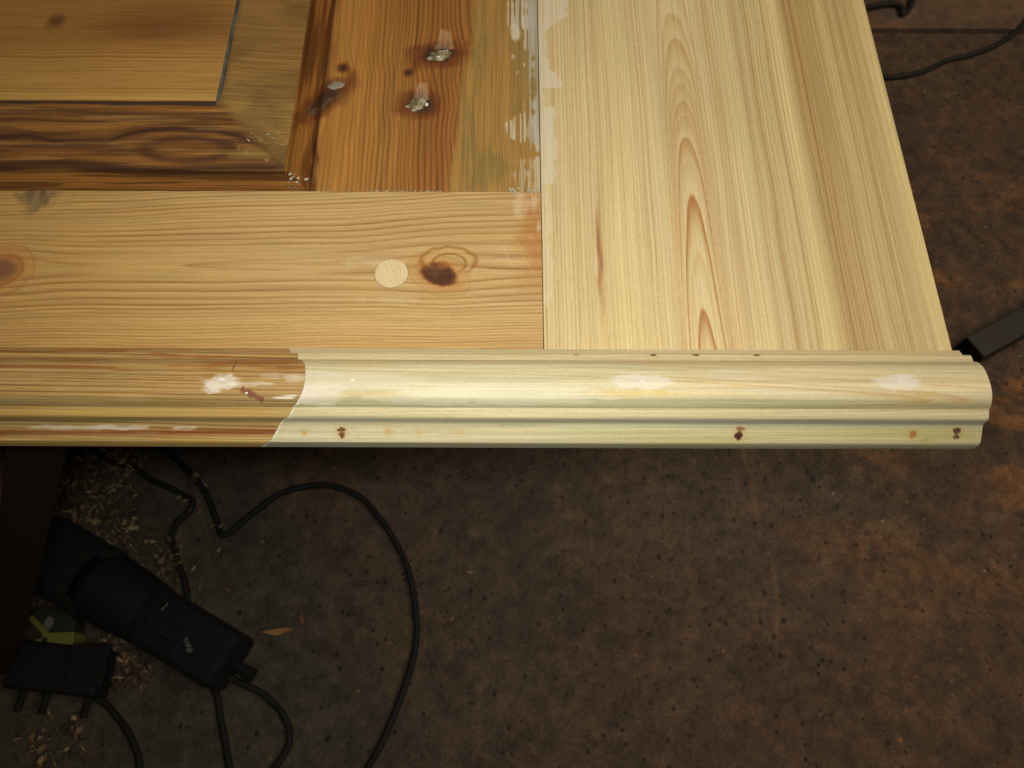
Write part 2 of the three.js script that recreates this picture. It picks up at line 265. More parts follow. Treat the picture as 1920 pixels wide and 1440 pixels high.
// 3. the rail: red-brown old pine, olive sapwood to the right
const RAIL_BOX = [-0.170, SEAM_X + 0.001, -0.86, SEAM_Z + 0.004];
const rK = [knot(612, 182, 0.0085, 0.020, 0.75), knot(643, 127, 0.0035, 0.004), knot(822, 100, 0.0165, 0.010, -0.25), knot(784, 193, 0.0125, 0.009, 0.1), knot(766, 136, 0.0028, 0.003)];
const sapA = xz(893, 0), sapB = xz(845, 356);
const FZ = [-60, 0, 40, 70, 95, 130, 200, 230, 262, 276, 290, 300, 340, 352].map((y) => zAt(y, 1000)), FW = [12, 16, 20, 18, 9, 9, 7, 14, 15, 4, 3, 14, 16, 15].map((w) => w / 1000);
const railMaps = surfaceMaps(...RAIL_BOX, 560, 1600, (x, z, c) => {
  let t = x + (z + 0.36) * -0.045 + 0.0030 * sn(z * 11, x * 14) + 0.0010 * sn(z * 34, x * 50);
  for (let i = 0; i < 4; i++) { const k = rK[i], ds = (z - k.z) / (k.rz * 2.2), dt = (x - k.x) / k.rx, m = i === 0 ? 1.3 : 0.55; t -= k.rx * m * dt / (Math.abs(dt) + 0.5) * Math.exp(-Math.abs(dt) / 3) * Math.exp(-ds * ds); }
  const sap = ss(-0.005, 0.004, 0.003 * sn(x * 300, z * 12) + x - (sapA[0] + (sapB[0] - sapA[0]) * (z - sapA[1]) / (sapB[1] - sapA[1])) + 0.003 * sn(z * 26, 8));
  const q = t * 265 + 1.5 * sn(t * 60, 3), i = Math.floor(q), q2 = t * 560 + 1.2 * sn(t * 90, 5), i2 = Math.floor(q2);
  let L = ringLate(q - i) * (0.45 + 0.55 * h2(i, 3)) * (1 - sap) + ringLate(q2 - i2) * (0.3 + 0.5 * h2(i2, 8)) * sap;
  L *= sap > 0.5 ? 1 : 0.3 + 0.7 * ss(-0.128, -0.085, x + 0.012 * sn(z * 9, x * 30)) * (0.6 + 0.6 * vn(x * 60, z * 7));
  L *= 0.7 + 0.55 * vn(x * 700, z * 10);
  c[0] = 170; c[1] = 122; c[2] = 60;
  mixTo(c, [152, 98, 42], vn(x * 30, z * 5 + 3) * 0.7);
  mixTo(c, [146, 84, 40], Math.exp(-Math.pow((x + 0.052) / 0.02, 2)) * 0.45);
  mixTo(c, [166, 128, 68], sap);
  mixTo(c, [184, 126, 58], ss(-0.09, -0.125, x) * 0.35);
  mixTo(c, sap > 0.5 ? [124, 88, 40] : [92, 54, 24], Math.min(1, L) * (sap > 0.5 ? 0.7 : 0.85));
  mixTo(c, [116, 104, 60], sap * ss(0.5, 0.7, fbm(x * 90, z * 26 + 2, 4)) * 0.35);
  mixTo(c, [122, 114, 84], ss(0.022, 0.0, SEAM_X - x + 0.012 * sn(z * 18, 4)) * 0.45 * ss(-0.385, -0.47, z));
  mul(c, 1 + 0.08 * sn(x * 1500, z * 28) + 0.05 * sn(x * 600, z * 14));
  // streaked dark edge beside the moulded edge
  mixTo(c, [112, 70, 34], ss(-0.132, -0.150, x + 0.004 * sn(z * 14, 2)) * (0.1 + 0.8 * ss(0.35, 0.65, fbm(x * 260, z * 14, 3))));
  for (const k of rK) {
    const r = knotRho(x, z, k) + 0.28 * sn(x * 170, z * 170);
    if (r < 2.4) { mixTo(c, [96, 48, 22], ss(2.0, 0.9, r) * 0.7); mixTo(c, [58, 42, 32], ss(1.1, 0.4, r) * 0.8); if (k === rK[0] && r < 1.3) mixTo(c, [112, 104, 86], ss(0.45, 0.62, fbm(x * 160 + z * 120, z * 90, 3)) * ss(1.3, 0.8, r) * 0.7); }
  }
  { // the dark crack running down from the grey knot
    const lx = interp([zAt(60, 600), zAt(150, 600), zAt(200, 600), zAt(260, 590), zAt(333, 583), zAt(360, 583)], [xAt(616, 60), xAt(612, 150), xAt(600, 200), xAt(592, 260), xAt(584, 333), xAt(583, 360)], z) + 0.0012 * sn(z * 90, 4);
    mixTo(c, [70, 38, 22], ss(0.0042, 0.0005, Math.abs(x - lx)) * (0.25 + 0.6 * ss(zAt(90, 600), zAt(190, 600), z)) * (0.6 + 0.5 * vn(x * 500, z * 60))); }
  // pinkish smears above the two filled holes
  for (const [a, rx, rz] of [[xz(834, 74), 0.0085, 0.011], [xz(790, 170), 0.007, 0.010]]) mixTo(c, [190, 158, 130], ss(1, 0.75, Math.max(Math.abs(x - a[0]) / (rx * (0.75 + 0.25 * (z - a[1]) / rz)), Math.abs(z - a[1]) / rz) + 0.2 * sn(x * 300, z * 200)) * 0.6 * (0.6 + 0.6 * vn(x * 1200, z * 60)));
  // brushed grey-white filler along the joint
  const d = SEAM_X - x, str = 0.35 + 0.85 * vn(x * 1100, z * 30);
  const wid = Math.max(0.0005, interp(FZ, FW, z) + 0.0035 * sn(z * 60, 3) + 0.003 * sn(z * 170, 5)) * (0.45 + 0.9 * ss(0.2, 0.7, vn(x * 700, z * 9)));
  let m = ss(wid + 0.0015, wid - 0.0015, d + 0.002 * sn(z * 180, x * 200));
  const old = z < zAt(270, 1000);
  mixTo(c, old && d < 0.008 ? [186, 183, 174] : [212, 204, 190], m * Math.min(0.95, str * (old ? 0.95 : 0.7)));
  mixTo(c, [224, 214, 200], blot(x, z, xz(968, 60), 0.0055, 0.011, 0.7) * 0.75);
  mixTo(c, [212, 180, 160], blot(x, z, xz(962, 105), 0.0022, 0.004, 0.7) * 0.7 + blot(x, z, xz(970, 135), 0.002, 0.003, 0.8) * 0.7);
  return 0.45 + 0.4 * L + 0.12 * sn(x * 1500, z * 28);
});

// 4. the raised panel: one piece of wood, grain left-right
const PANEL_BOX = [-0.78, -0.160, -0.85, -0.360];
const fieldC = xz(404, 189, -0.002), outC = xz(534, 319, -0.008);
const pKnots = [knot(103, 36, 0.008, 0.009, 0.5), knot(0, -140, 0.01, 0.01)];
const smudge = xz(310, 40), eye = xz(350, 278, -0.006);
const upP = [[-400, 262], [-200, 250], [0, 255], [50, 254], [100, 262], [150, 267], [200, 264], [240, 250], [280, 243], [330, 240], [400, 245], [450, 255], [490, 270], [520, 300], [545, 322]].map(([a, b]) => xz(a, b, -0.006));
const loP = [[-400, 305], [-100, 312], [0, 310], [60, 305], [120, 304], [160, 307], [220, 315], [270, 320], [330, 322], [420, 319], [520, 317]].map(([a, b]) => xz(a, b, -0.0075));
const upX = upP.map((v) => v[0]), upZ = upP.map((v) => v[1]), loX = loP.map((v) => v[0]), loZ = loP.map((v) => v[1]);
const panelMaps = surfaceMaps(...PANEL_BOX, 1600, 1264, (x, z, c) => {
  let t = z + 0.0012 * sn(x * 6, z * 14) + 0.0005 * sn(x * 22, z * 50);
  for (const k of pKnots) { const ds = (x - k.x) / (k.rx * 3), dt = (z - k.z) / k.rz; t -= k.rz * 0.8 * dt / (Math.abs(dt) + 0.5) * Math.exp(-Math.abs(dt) / 2.6) * Math.exp(-ds * ds); }
  const md = (x - (fieldC[0] + (z - fieldC[1]) * (outC[0] - fieldC[0]) / (outC[1] - fieldC[1]))) + 0.004 * sn(x * 60, z * 60), outside = z > fieldC[1] || x > fieldC[0];
  const bw = outside && z > fieldC[1] - 0.002 ? ss(0.010, -0.006, md) : 0;                    // how much of the dark near margin: its grain runs on round the corner
  let L;
  {
    const q = t * 390 + 1.5 * sn(t * 50, 2), i = Math.floor(q); L = Math.pow(q - i, 2.2) * (0.25 + 0.6 * h2(i, 31)); L *= 0.6 + 0.7 * vn(x * 8, z * 500);
    c[0] = 182; c[1] = 140; c[2] = 74;
    mixTo(c, [146, 100, 48], ss(-0.470, -0.52, z + 0.01 * sn(x * 8, 1)) * (0.45 + 0.55 * vn(x * 4, z * 30)) * 0.9);
    mixTo(c, [200, 164, 88], ss(-0.456, -0.447, z) * 0.7);
    mixTo(c, [120, 74, 34], Math.min(1, L) * 0.75);
    mixTo(c, [108, 68, 36], ss(1.2, 0.1, Math.hypot((x - smudge[0]) / 0.075, (z - smudge[1]) / 0.026) + 0.6 * (fbm(x * 24, z * 160, 3) - 0.5)) * 0.6);
    for (const k of pKnots) { const r = knotRho(x, z, k) + 0.2 * sn(x * 150, z * 150); mixTo(c, [88, 56, 32], ss(1.4, 0.3, r) * 0.75); }
    if (outside) {
      mixTo(c, [70, 52, 34], ss(0.0035, 0.0, x - fieldC[0] - 0.003 + 0.001 * sn(z * 90, 1)) * 0.4);
      mixTo(c, [140, 108, 58], 0.6);
      mixTo(c, [104, 76, 42], ss(0.4, 0.7, fbm(x * 18, z * 36 + 5, 5)) * 0.6);
      { const lq = z * 620 + 0.8 * sn(x * 60, z * 60), li = Math.floor(lq); mixTo(c, [84, 56, 30], Math.pow(lq - li, 2.5) * h2(li, 63) * (0.3 + 0.6 * vn(x * 40, li * 1.7)) * 0.8); }
      mul(c, 1 + 0.07 * sn(x * 30, z * 1100));
      const dq = (z + 0.25 * (outC[0] - x)) * 330, di = Math.floor(dq); mixTo(c, [70, 44, 26], Math.pow(dq - di, 3) * h2(di, 5) * ss(-0.425, -0.40, z) * 0.7);
    }
  }
  if (bw > 0) {
    const b = [146, 100, 48]; mixTo(b, [116, 74, 36], ss(0.4, 0.65, fbm(x * 8, z * 90, 3)) * 0.8);
    const line = (z1, w, a) => { const e = (z - z1) / w; mixTo(b, [58, 36, 24], a * Math.exp(-e * e)); };
    const up = interp(upX, upZ, x), lo = interp(loX, loZ, x), wn = 0.7 + 0.6 * vn(x * 20, 3);
    line(up + 0.0008 * sn(x * 50, 2), 0.0024 * wn, 0.85); line(up - 0.0045, 0.001, 0.3); line(fieldC[1] + 0.010 + 0.001 * sn(x * 20, 6), 0.0014, 0.4 * wn); line(fieldC[1] + 0.017 + 0.3 * (up - fieldC[1] - 0.034), 0.0013, 0.5 * wn);
    line(lo, 0.0042 * wn, 0.9); line(lo + 0.004, 0.003, 0.6);
    const e = Math.hypot((x - eye[0]) / 0.038, (z - eye[1]) / 0.0115) + 0.12 * sn(x * 50, z * 90);
    mixTo(b, [72, 42, 26], Math.exp(-Math.pow((e - 0.85) / (0.16 + 0.1 * vn(x * 40, z * 40)), 2)) * 0.75); mixTo(b, [112, 70, 34], ss(0.75, 0.2, e) * 0.7);
    mixTo(b, [112, 104, 56], blot(x, z, [eye[0] + 0.052, eye[1] + 0.004], 0.024, 0.008, 0.9) * 0.5);
    mul(b, 1 + 0.12 * sn(x * 26, z * 1200) + 0.09 * sn(x * 12, z * 500)); mixTo(b, [84, 54, 32], ss(0.52, 0.66, fbm(x * 20 + 5, z * 420, 4)) * 0.6); mixTo(b, [172, 130, 74], ss(0.55, 0.7, fbm(x * 14 + 25, z * 340, 4)) * 0.45);
    mixTo(c, b, bw);
    mixTo(c, [178, 162, 132], ss(0.76, 0.82, fbm(x * 160, z * 160, 3)) * ss(-0.25, -0.17, x) * 0.7);
  }
  mul(c, 1 + 0.05 * sn(x * 30, z * 1400));
  return 0.5 + 0.3 * L + 0.1 * sn(x * 28, z * 1300);
});

// 5. and 6. the two lengths of moulding: u along it, v round its profile
const PROF = [[0.3, -233.8], [1.7, -233.4], [3.4, -230.8], [4.7, -228.2], [4.9, -227.9], [11.6, -225.2], [12.3, -224.6], [12.9, -222.4], [13.2, -220.0], [13.3, -219.5], [15.6, -218.6], [16.4, -218], [17.7, -216.9], [18.8, -215.6], [19.9, -214.2], [20.9, -212.6], [21.7, -210.8], [22.3, -208.8], [22.8, -206.8], [23.1, -204.8], [23.4, -202.8], [23.5, -200.8], [23.55, -198.9], [23.4, -197], [23.2, -195], [22.6, -193.2], [21.7, -191.3], [20.5, -189.6], [19.3, -188], [18.2, -187], [17.2, -186.5], [16.0, -186.2], [15.8, -185.6], [14.6, -183.2], [13.4, -181.6], [12.4, -181.0], [8.9, -180.7], [7.4, -180.3], [6.1, -179.5], [5.0, -178.3], [3.9, -176.7], [2.7, -175], [1.0, -172.8], [-0.2, -171.4], [-1.4, -170.7], [-2.9, -170.4], [-9.4, -169.9], [-10, -170.4], [-10, -188.6], [0.3, -189]].map(([y, z]) => [y / 1000, z / 1000]);
const ARC = [0]; for (let i = 1; i < PROF.length; i++) ARC.push(ARC[i - 1] + Math.hypot(PROF[i][0] - PROF[i - 1][0], PROF[i][1] - PROF[i - 1][1]));
const A_END = ARC[47];
// the spot on the moulding's face under a measured point: [x, arc]
function onMould(px, py) {
  const d = rayDir(px, py); let best = null;
  for (let i = 0; i < 47; i++) {
    const [y0, z0] = PROF[i], [y1, z1] = PROF[i + 1], a = d.y, b = -(y1 - y0), e = d.z, f = -(z1 - z0), det = a * f - b * e; if (Math.abs(det) < 1e-12) continue;
    const t = ((y0 - H) * f - b * z0) / det, s = (a * z0 - e * (y0 - H)) / det;
    if (s >= -1e-6 && s <= 1 + 1e-6 && (!best || t < best[0])) best = [t, d.x * t, ARC[i] + s * (ARC[i + 1] - ARC[i])];
  }
  return [best[1], best[2]];
}
const arcAt = (py, px = 1200) => onMould(px, py)[1];
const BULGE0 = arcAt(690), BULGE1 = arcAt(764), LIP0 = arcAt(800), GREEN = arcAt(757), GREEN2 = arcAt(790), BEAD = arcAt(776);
const MOULD_END = EXT_R + 0.003;
const cutX = (y, z) => 0.92746 * y - 0.0319 * z - 0.15305;
const nm = (px, py, rx, ra, col, k = 0.9) => { const [x, a] = onMould(px, py); return [x, a, rx, ra, col, k]; };
const newSpots = [nm(640, 806, 0.0028, 0.0016, [92, 46, 20]), nm(641, 815, 0.0022, 0.0024, [110, 62, 28]), nm(570, 811, 0.0018, 0.0016, [196, 150, 70], 0.7), nm(727, 808, 0.0022, 0.0026, [206, 172, 112], 0.7), nm(785, 812, 0.0016, 0.002, [212, 182, 122], 0.6), nm(858, 810, 0.002, 0.0015, [212, 184, 118], 0.5),
  nm(1385, 817, 0.0027, 0.0030, [62, 26, 18]), nm(1388, 804, 0.0028, 0.0014, [132, 92, 52], 0.8), nm(1712, 815, 0.0026, 0.0026, [178, 106, 50], 0.8), nm(1794, 808, 0.0026, 0.0022, [84, 52, 46]), nm(1793, 819, 0.0018, 0.0016, [96, 62, 52]),
  nm(1224, 665.5, 0.0022, 0.0009, [96, 64, 44], 0.9), nm(1305, 665.5, 0.0024, 0.0009, [84, 54, 40], 0.9), nm(1419, 665.5, 0.0024, 0.0009, [88, 58, 42], 0.9), nm(1080, 665, 0.0016, 0.0007, [140, 100, 66], 0.7), nm(1735, 825, 0.004, 0.001, [176, 150, 84], 0.5)];
const newFill = [[onMould(1203, 715), 0.021, 0.0056, 0.75], [onMould(1682, 717), 0.015, 0.0064, 0.72], [onMould(1700, 709), 0.009, 0.004, 0.5], [onMould(640, 715), 0.05, 0.006, 0.25], [onMould(600, 740), 0.02, 0.008, 0.4], [onMould(590, 700), 0.02, 0.003, 0.35], [onMould(1375, 703), 0.02, 0.005, 0.22], [onMould(930, 742), 0.08, 0.007, 0.3]];
const NM_BOX = [-0.165, MOULD_END, 0, A_END];
const newTip = onMould(1740, 748), newTip2 = onMould(1812, 745);
const cutArc = (a) => { const y = interp(ARC.slice(0, 48), PROF.slice(0, 48).map((q) => q[0]), a); return cutX(y, interp(ARC.slice(0, 48), PROF.slice(0, 48).map((q) => q[1]), a)); };
const scratches = []; for (let k = 0; k < 46; k++) scratches.push([rr(-0.14, 0.28), rr(0.012, A_END), rr(-0.5, 0.5), rr(0.002, 0.012)]);
const newMaps = surfaceMaps(...NM_BOX, 1360, 288, (x, a, c) => {
  c[0] = 208; c[1] = 198; c[2] = 162;
  const n = fbm(x * 7, a * 60, 3); mixTo(c, [214, 192, 146], ss(0.45, 0.7, n) * 0.5);
  mixTo(c, [150, 152, 118], Math.exp(-Math.pow((a - GREEN) / 0.0042, 2)) * 0.6);              // shade of the hollow, painted in as a green-grey tint
  mixTo(c, [132, 138, 122], Math.exp(-Math.pow((a - GREEN2) / 0.0040, 2)) * 0.6);  // shade of the lower cove, put into the colour likewise
  mixTo(c, [224, 212, 168], Math.exp(-Math.pow((a - BEAD) / 0.0026, 2)) * 0.7);
  mixTo(c, [204, 178, 132], ss(BULGE0, BULGE0 - 0.006, a) * 0.45);
  mixTo(c, [194, 186, 124], ss(0.5, 0.66, fbm(x * 5 + 2, a * 90, 3)) * ss(LIP0 - 0.002, LIP0 + 0.003, a) * 0.75 * ss(-0.02, 0.14, x)); mixTo(c, [112, 112, 98], ss(A_END - 0.0085, A_END - 0.0065, a) * 0.5);  // end of the arc: front lip greyed in colour to stand for its shade
  // long curving grain lines that meet near the right end
  let L = 0;
  const mid = newTip[1] + 0.002 * sn(x * 5, 2);
  for (const [tx, k, amp, w] of [[newTip[0], 0.0016, 0.9, 0.012], [newTip2[0], 0.0022, 0.75, 0.010], [newTip2[0] + 0.05, 0.003, 0.5, 0.01], [newTip2[0] + 0.1, 0.0036, 0.45, 0.01], [newTip2[0] + 0.17, 0.004, 0.4, 0.012], [newTip2[0] + 0.3, 0.0045, 0.35, 0.012]]) { const d = (a - mid) * (a < mid ? 1 : 1.9), e = tx - d * d / k * 1.9 - x; L = Math.max(L, amp * (e > 0 ? Math.exp(-e / w) : Math.exp(e / 0.004))); }
  const q = (a + 0.0014 * sn(x * 6, 3)) * 430 + sn(a * 90, 2), i = Math.floor(q);
  L = Math.max(L, Math.pow(q - i, 4) * 0.35 * h2(i, 12) * (0.4 + vn(x * 6, i)));
  mixTo(c, [176, 128, 68], Math.min(1, L) * 0.72);
  mixTo(c, [204, 172, 100], blot(x, a, onMould(1180, 738), 0.055, 0.0035, 0.8) * 0.5 + blot(x, a, onMould(690, 741), 0.03, 0.003, 0.8) * 0.4 + blot(x, a, onMould(1730, 741), 0.02, 0.003, 0.8) * 0.5);
  mul(c, 1 + 0.06 * sn(x * 22, a * 1700) + 0.04 * sn(x * 10, a * 700) + 0.03 * sn(x * 700, a * 2200));
  for (const [sx, sa, rx, ra, col, k] of newSpots) { const e = Math.hypot((x - sx) / rx, (a - sa) / ra); if (e < 3.5) { mixTo(c, [196, 152, 92], ss(2.6, 1, e) * 0.22 * k); mixTo(c, col, ss(1.15, 0.6, e + 0.25 * sn(x * 900, a * 900)) * k); } }
  for (const [p, rx, ra, k] of newFill) { const e = Math.hypot((x - p[0]) / rx, (a - p[1]) / ra); if (e < 2) mixTo(c, [228, 219, 206], ss(0.72, 0.5, e * 0.6 + (fbm(x * 110 + p[0] * 50, a * 330, 4) - 0.35) * 0.55) * k * (0.7 + 0.5 * vn(x * 90, a * 1500))); }
  const edge = x - cutX(0.02, -0.2); mixTo(c, [230, 212, 200], ss(0.03, 0, edge + 0.008 * sn(a * 300, x * 40)) * ss(BULGE0 + 0.012, BULGE0 + 0.016, a) * ss(BULGE1 - 0.001, BULGE1 - 0.005, a) * 0.55);
  { const cd = x - cutArc(a); if (cd < 0.01) { mixTo(c, [236, 228, 216], ss(0.0011, 0.0003, cd + 0.0009 * sn(a * 900, 2)) * ss(BULGE0 + 0.012, BULGE0 + 0.017, a) * 0.85); } }
  for (const [qx, qa, th, ln] of scratches) { const u = (x - qx) * Math.cos(th) + (a - qa) * Math.sin(th), v = -(x - qx) * Math.sin(th) + (a - qa) * Math.cos(th); if (Math.abs(v) < 0.0006 && Math.abs(u) < ln) mul(c, 1 - 0.06 * ss(0.0005, 0.0001, Math.abs(v)) * ss(ln, ln * 0.4, Math.abs(u))); }
  return 0.5 - 0.2 * L + 0.12 * sn(x * 24, a * 1700) + 0.1 * sn(x * 90, a * 900);
});
const OM_BOX = [-0.90, -0.11, 0, A_END];
const oldFill = [[onMould(416, 716), 0.0115, 0.0058, 0.85], [onMould(396, 727), 0.006, 0.0032, 0.6], [onMould(470, 720), 0.014, 0.002, 0.5], [onMould(552, 706), 0.010, 0.0035, 0.55], [onMould(535, 746), 0.008, 0.0008, 0.9], [onMould(548, 742), 0.006, 0.0007, 0.9], [onMould(520, 705), 0.012, 0.003, 0.3], [onMould(140, 801), 0.03, 0.0016, 0.6], [onMould(230, 801), 0.02, 0.0018, 0.6], [onMould(345, 803), 0.01, 0.0016, 0.55]];
const oldStreak = [onMould(455, 730), onMould(490, 750)];
const hairline = [onMould(435, 697), onMould(444, 678)];
const oldMaps = surfaceMaps(...OM_BOX, 2048, 256, (x, a, c) => {
  c[0] = 180; c[1] = 144; c[2] = 84;
  mixTo(c, [190, 160, 106], fbm(x * 10, a * 120, 3) * 0.7);
  const t = a - (x + 0.3) * 0.016 + 0.0010 * sn(x * 7, a * 40) + 0.00022 * sn(x * 40, a * 200);
  const q = t * 370 + 0.8 * sn(t * 130, 3), i = Math.floor(q); let L = Math.pow(ringLate(q - i), 1.3) * (0.55 + 0.5 * h2(i, 44));
  const q2 = t * 800, i2 = Math.floor(q2); L = Math.max(L, Math.pow(q2 - i2, 3) * 0.4 * h2(i2, 4));
  L *= 0.5 + 0.8 * vn(x * 9, i * 7.1 + t * 60);
  L *= 1 - 0.85 * Math.exp(-Math.pow((a - BEAD) / 0.0026, 2));
  L *= 1 - 0.7 * ss(A_END - 0.012, A_END - 0.010, a) * ss(A_END - 0.0055, A_END - 0.007, a);
  mixTo(c, [208, 170, 96], Math.exp(-Math.pow((a - BEAD) / 0.0026, 2)) * 0.8 + ss(LIP0 + 0.006, LIP0 + 0.009, a) * 0.55);
  mixTo(c, [132, 122, 78], Math.exp(-Math.pow((a - GREEN) / 0.004, 2)) * 0.55 + Math.exp(-Math.pow((a - GREEN2) / 0.0034, 2)) * 0.65);  // hollow and cove darkened in the colour, painted shade
  mixTo(c, [112, 68, 34], Math.min(1, L * 1.15) * 0.92); { const q3 = (a - (x + 0.3) * 0.016 + 0.0006 * sn(x * 15, a * 60)) * 520, i3 = Math.floor(q3); mixTo(c, [120, 72, 38], Math.pow(q3 - i3, 4) * h2(i3, 71) * ss(0.35, 0.7, vn(x * 14, i3 * 3.1)) * 0.8 * ss(BULGE0, BULGE0 + 0.006, a) * ss(BEAD - 0.003, BEAD - 0.006, a)); }
  mixTo(c, [142, 76, 34], ss(0.58, 0.72, fbm(x * 22, a * 260 + 4, 3)) * ss(BULGE0 + 0.010, BULGE0 + 0.002, a) * 0.55);
  mixTo(c, [132, 68, 36], Math.exp(-Math.pow((a - LIP0 - 0.0045 + (x + 0.2) * 0.006) / 0.0014, 2)) * 0.85);
  mixTo(c, [202, 182, 148], ss(0.55, 0.7, fbm(x * 30 + 9, a * 200, 3)) * 0.15);
  mul(c, 1 + 0.07 * sn(x * 26, a * 1700) + 0.05 * sn(x * 12, a * 700));
  for (const [p, rx, ra, k] of oldFill) { const e = Math.hypot((x - p[0]) / rx, (a - p[1]) / ra); if (e < 2) mixTo(c, [228, 219, 208], ss(0.74, 0.5, e * 0.6 + (fbm(x * 160 + p[0] * 50, a * 420, 4) - 0.35) * 0.6) * k * (0.6 + 0.6 * vn(x * 160, a * 1700))); }
  { const [p, q3] = oldStreak, ux = q3[0] - p[0], ua = q3[1] - p[1], ll = ux * ux + ua * ua, s = ((x - p[0]) * ux + (a - p[1]) * ua) / ll, e = Math.hypot(x - p[0] - ux * s, a - p[1] - ua * s); if (s > -0.1 && s < 1.1) mixTo(c, [120, 62, 40], ss(0.0024, 0.0006, e + 0.001 * sn(x * 400, a * 400)) * 0.85); }
  { const p = hairline; const ux = p[1][0] - p[0][0], ua = p[1][1] - p[0][1], s = ((x - p[0][0]) * ux + (a - p[0][1]) * ua) / (ux * ux + ua * ua); if (s > 0 && s < 1) mixTo(c, [70, 62, 52], ss(0.0005, 0.0001, Math.hypot(x - p[0][0] - ux * s, a - p[0][1] - ua * s)) * 0.8); }
  return 0.5 + 0.3 * L + 0.12 * sn(x * 24, a * 1700);
});

// ------------------------------------------------------------------ the door
const door = thing('door', 'stripped old pine panel door laid flat, lengthened with a new pale board and new edge moulding', 'door', [0, DY, 0]);
const extMat = wood(extMaps, 0.5, 0.00012), stileMat = wood(stileMaps, 0.48, 0.00025), railMat = wood(railMaps, 0.5, 0.0004), panelMat = wood(panelMaps, 0.55, 0.00025);
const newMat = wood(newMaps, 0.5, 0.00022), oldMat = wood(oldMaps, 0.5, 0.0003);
const lumpMaps = surfaceMaps(-0.012, 0.012, -0.012, 0.012, 96, 96, (x, z, c) => { const n = fbm(x * 260 + 4, z * 260, 4); c[0] = 122; c[1] = 108; c[2] = 78; mixTo(c, [186, 176, 154], ss(0.45, 0.72, n) * 0.8); mixTo(c, [82, 66, 46], ss(0.46, 0.3, n) * 0.7); return n; });
const lumpMat = wood(lumpMaps, 0.85, 0.0004);
const fillerMat = plain(0xe6ded6, 0.7), puttyMat = lumpMat, flakeMat = plain(0xb4ab92, 0.75);
const sTL = xz(0, 352), sTR = xz(1013, 360), G = 0.00022;
const seamX = (z) => SEAM_X + (z + 0.3) * 0.003;                     // the old end is cut a hair out of square
// the new board, one edge planed with a small splinter torn out
mesh('extension_board', slab([[seamX(-0.98) + G, -0.98], [EXT_R, -0.98], [EXT_R, -0.19], [seamX(-0.19) + G, -0.19]], 0, 0.034, 0.0008, EXT_BOX), extMat, door, 'pale new pine board joined to the end of the old door');
// stile: its far edge follows the measured joint with the rail
const stileFar = sTR[1] - G, slope = 0.0;
const PXL = fieldC[0], stickOutX = outC[0] + 0.0005;
const railL = xz(584, 333)[0], railEndZ = stileFar - G * 2;
const stile = mesh('stile', slab([[-0.90, stileFar + 0.0005], [SEAM_X - G, stileFar], [seamX(-0.19) - G, -0.19], [-0.90, -0.19]], -0.0001, 0.035, 0.0004, STILE_BOX), stileMat, door, 'honey-coloured stile with knots and a round wooden plug');
// rail
const rail = mesh('rail', slab([[railL, -0.842], [seamX(-0.842) - G, -0.842], [seamX(railEndZ) - G, railEndZ], [railL, railEndZ]], -0.0003, 0.035, 0.0004, RAIL_BOX), railMat, door, 'red-brown rail with two filled holes');
// beyond the picture: the far stile and a second rail close the frame
mesh('stile', slab([[-0.90, -0.98], [SEAM_X - G, -0.98], [SEAM_X - G, -0.8435], [-0.90, -0.8435]], -0.0001, 0.035, 0.0004, STILE_BOX), stileMat, door);
mesh('rail', slab([[-0.90, -0.842], [-0.775, -0.842], [-0.775, railEndZ], [-0.90, railEndZ]], -0.0003, 0.035, 0.0004, RAIL_BOX), railMat, door);
// moulded edges that slope from the frame down to the panel
const stZ = outC[1], stX = outC[0];
{
  const yB = -0.0078, yT = -0.0004;
  const row = (a, b) => a.map((p, i) => [p, b[i]]);
  const sg = [], rg = [];
  const prof = [[0, 0], [0.18, -0.0016], [0.45, -0.0024], [0.75, -0.0042], [0.93, -0.0072], [1, -0.0074]];
  for (let i = 0; i < prof.length - 1; i++) {
    const [u0, y0] = prof[i], [u1, y1] = prof[i + 1], L = (a, b, u) => a + (b - a) * u;
    sg.push(quadPatch([-0.78, yT + y0, L(railEndZ + G * 2, stZ, u0)], [L(railL, stX, u0), yT + y0, L(railEndZ + G * 2, stZ, u0)], [L(railL, stX, u1), yT + y1, L(railEndZ + G * 2, stZ, u1)], [-0.78, yT + y1, L(railEndZ + G * 2, stZ, u1)], PANEL_BOX));
    rg.push(quadPatch([L(railL, stX, u0) - 0.0001, yT + y0, -0.842], [L(railL, stX, u0) - 0.0001, yT + y0, L(railEndZ, stZ, u0)], [L(railL, stX, u1) - 0.0001, yT + y1, L(railEndZ, stZ, u1)], [L(railL, stX, u1) - 0.0001, yT + y1, -0.842], RAIL_BOX));
  }
  mesh('moulded_edge', mergeGeometries(sg), wood(panelMaps, 0.5, 0.0003, { color: 0xf0e8dc }), stile, 'dark stained moulded edge of the stile');
  mesh('moulded_edge', mergeGeometries(rg), wood(railMaps, 0.5, 0.0003, { color: 0xe8dccc }), rail, 'dark stained moulded edge of the rail');
}
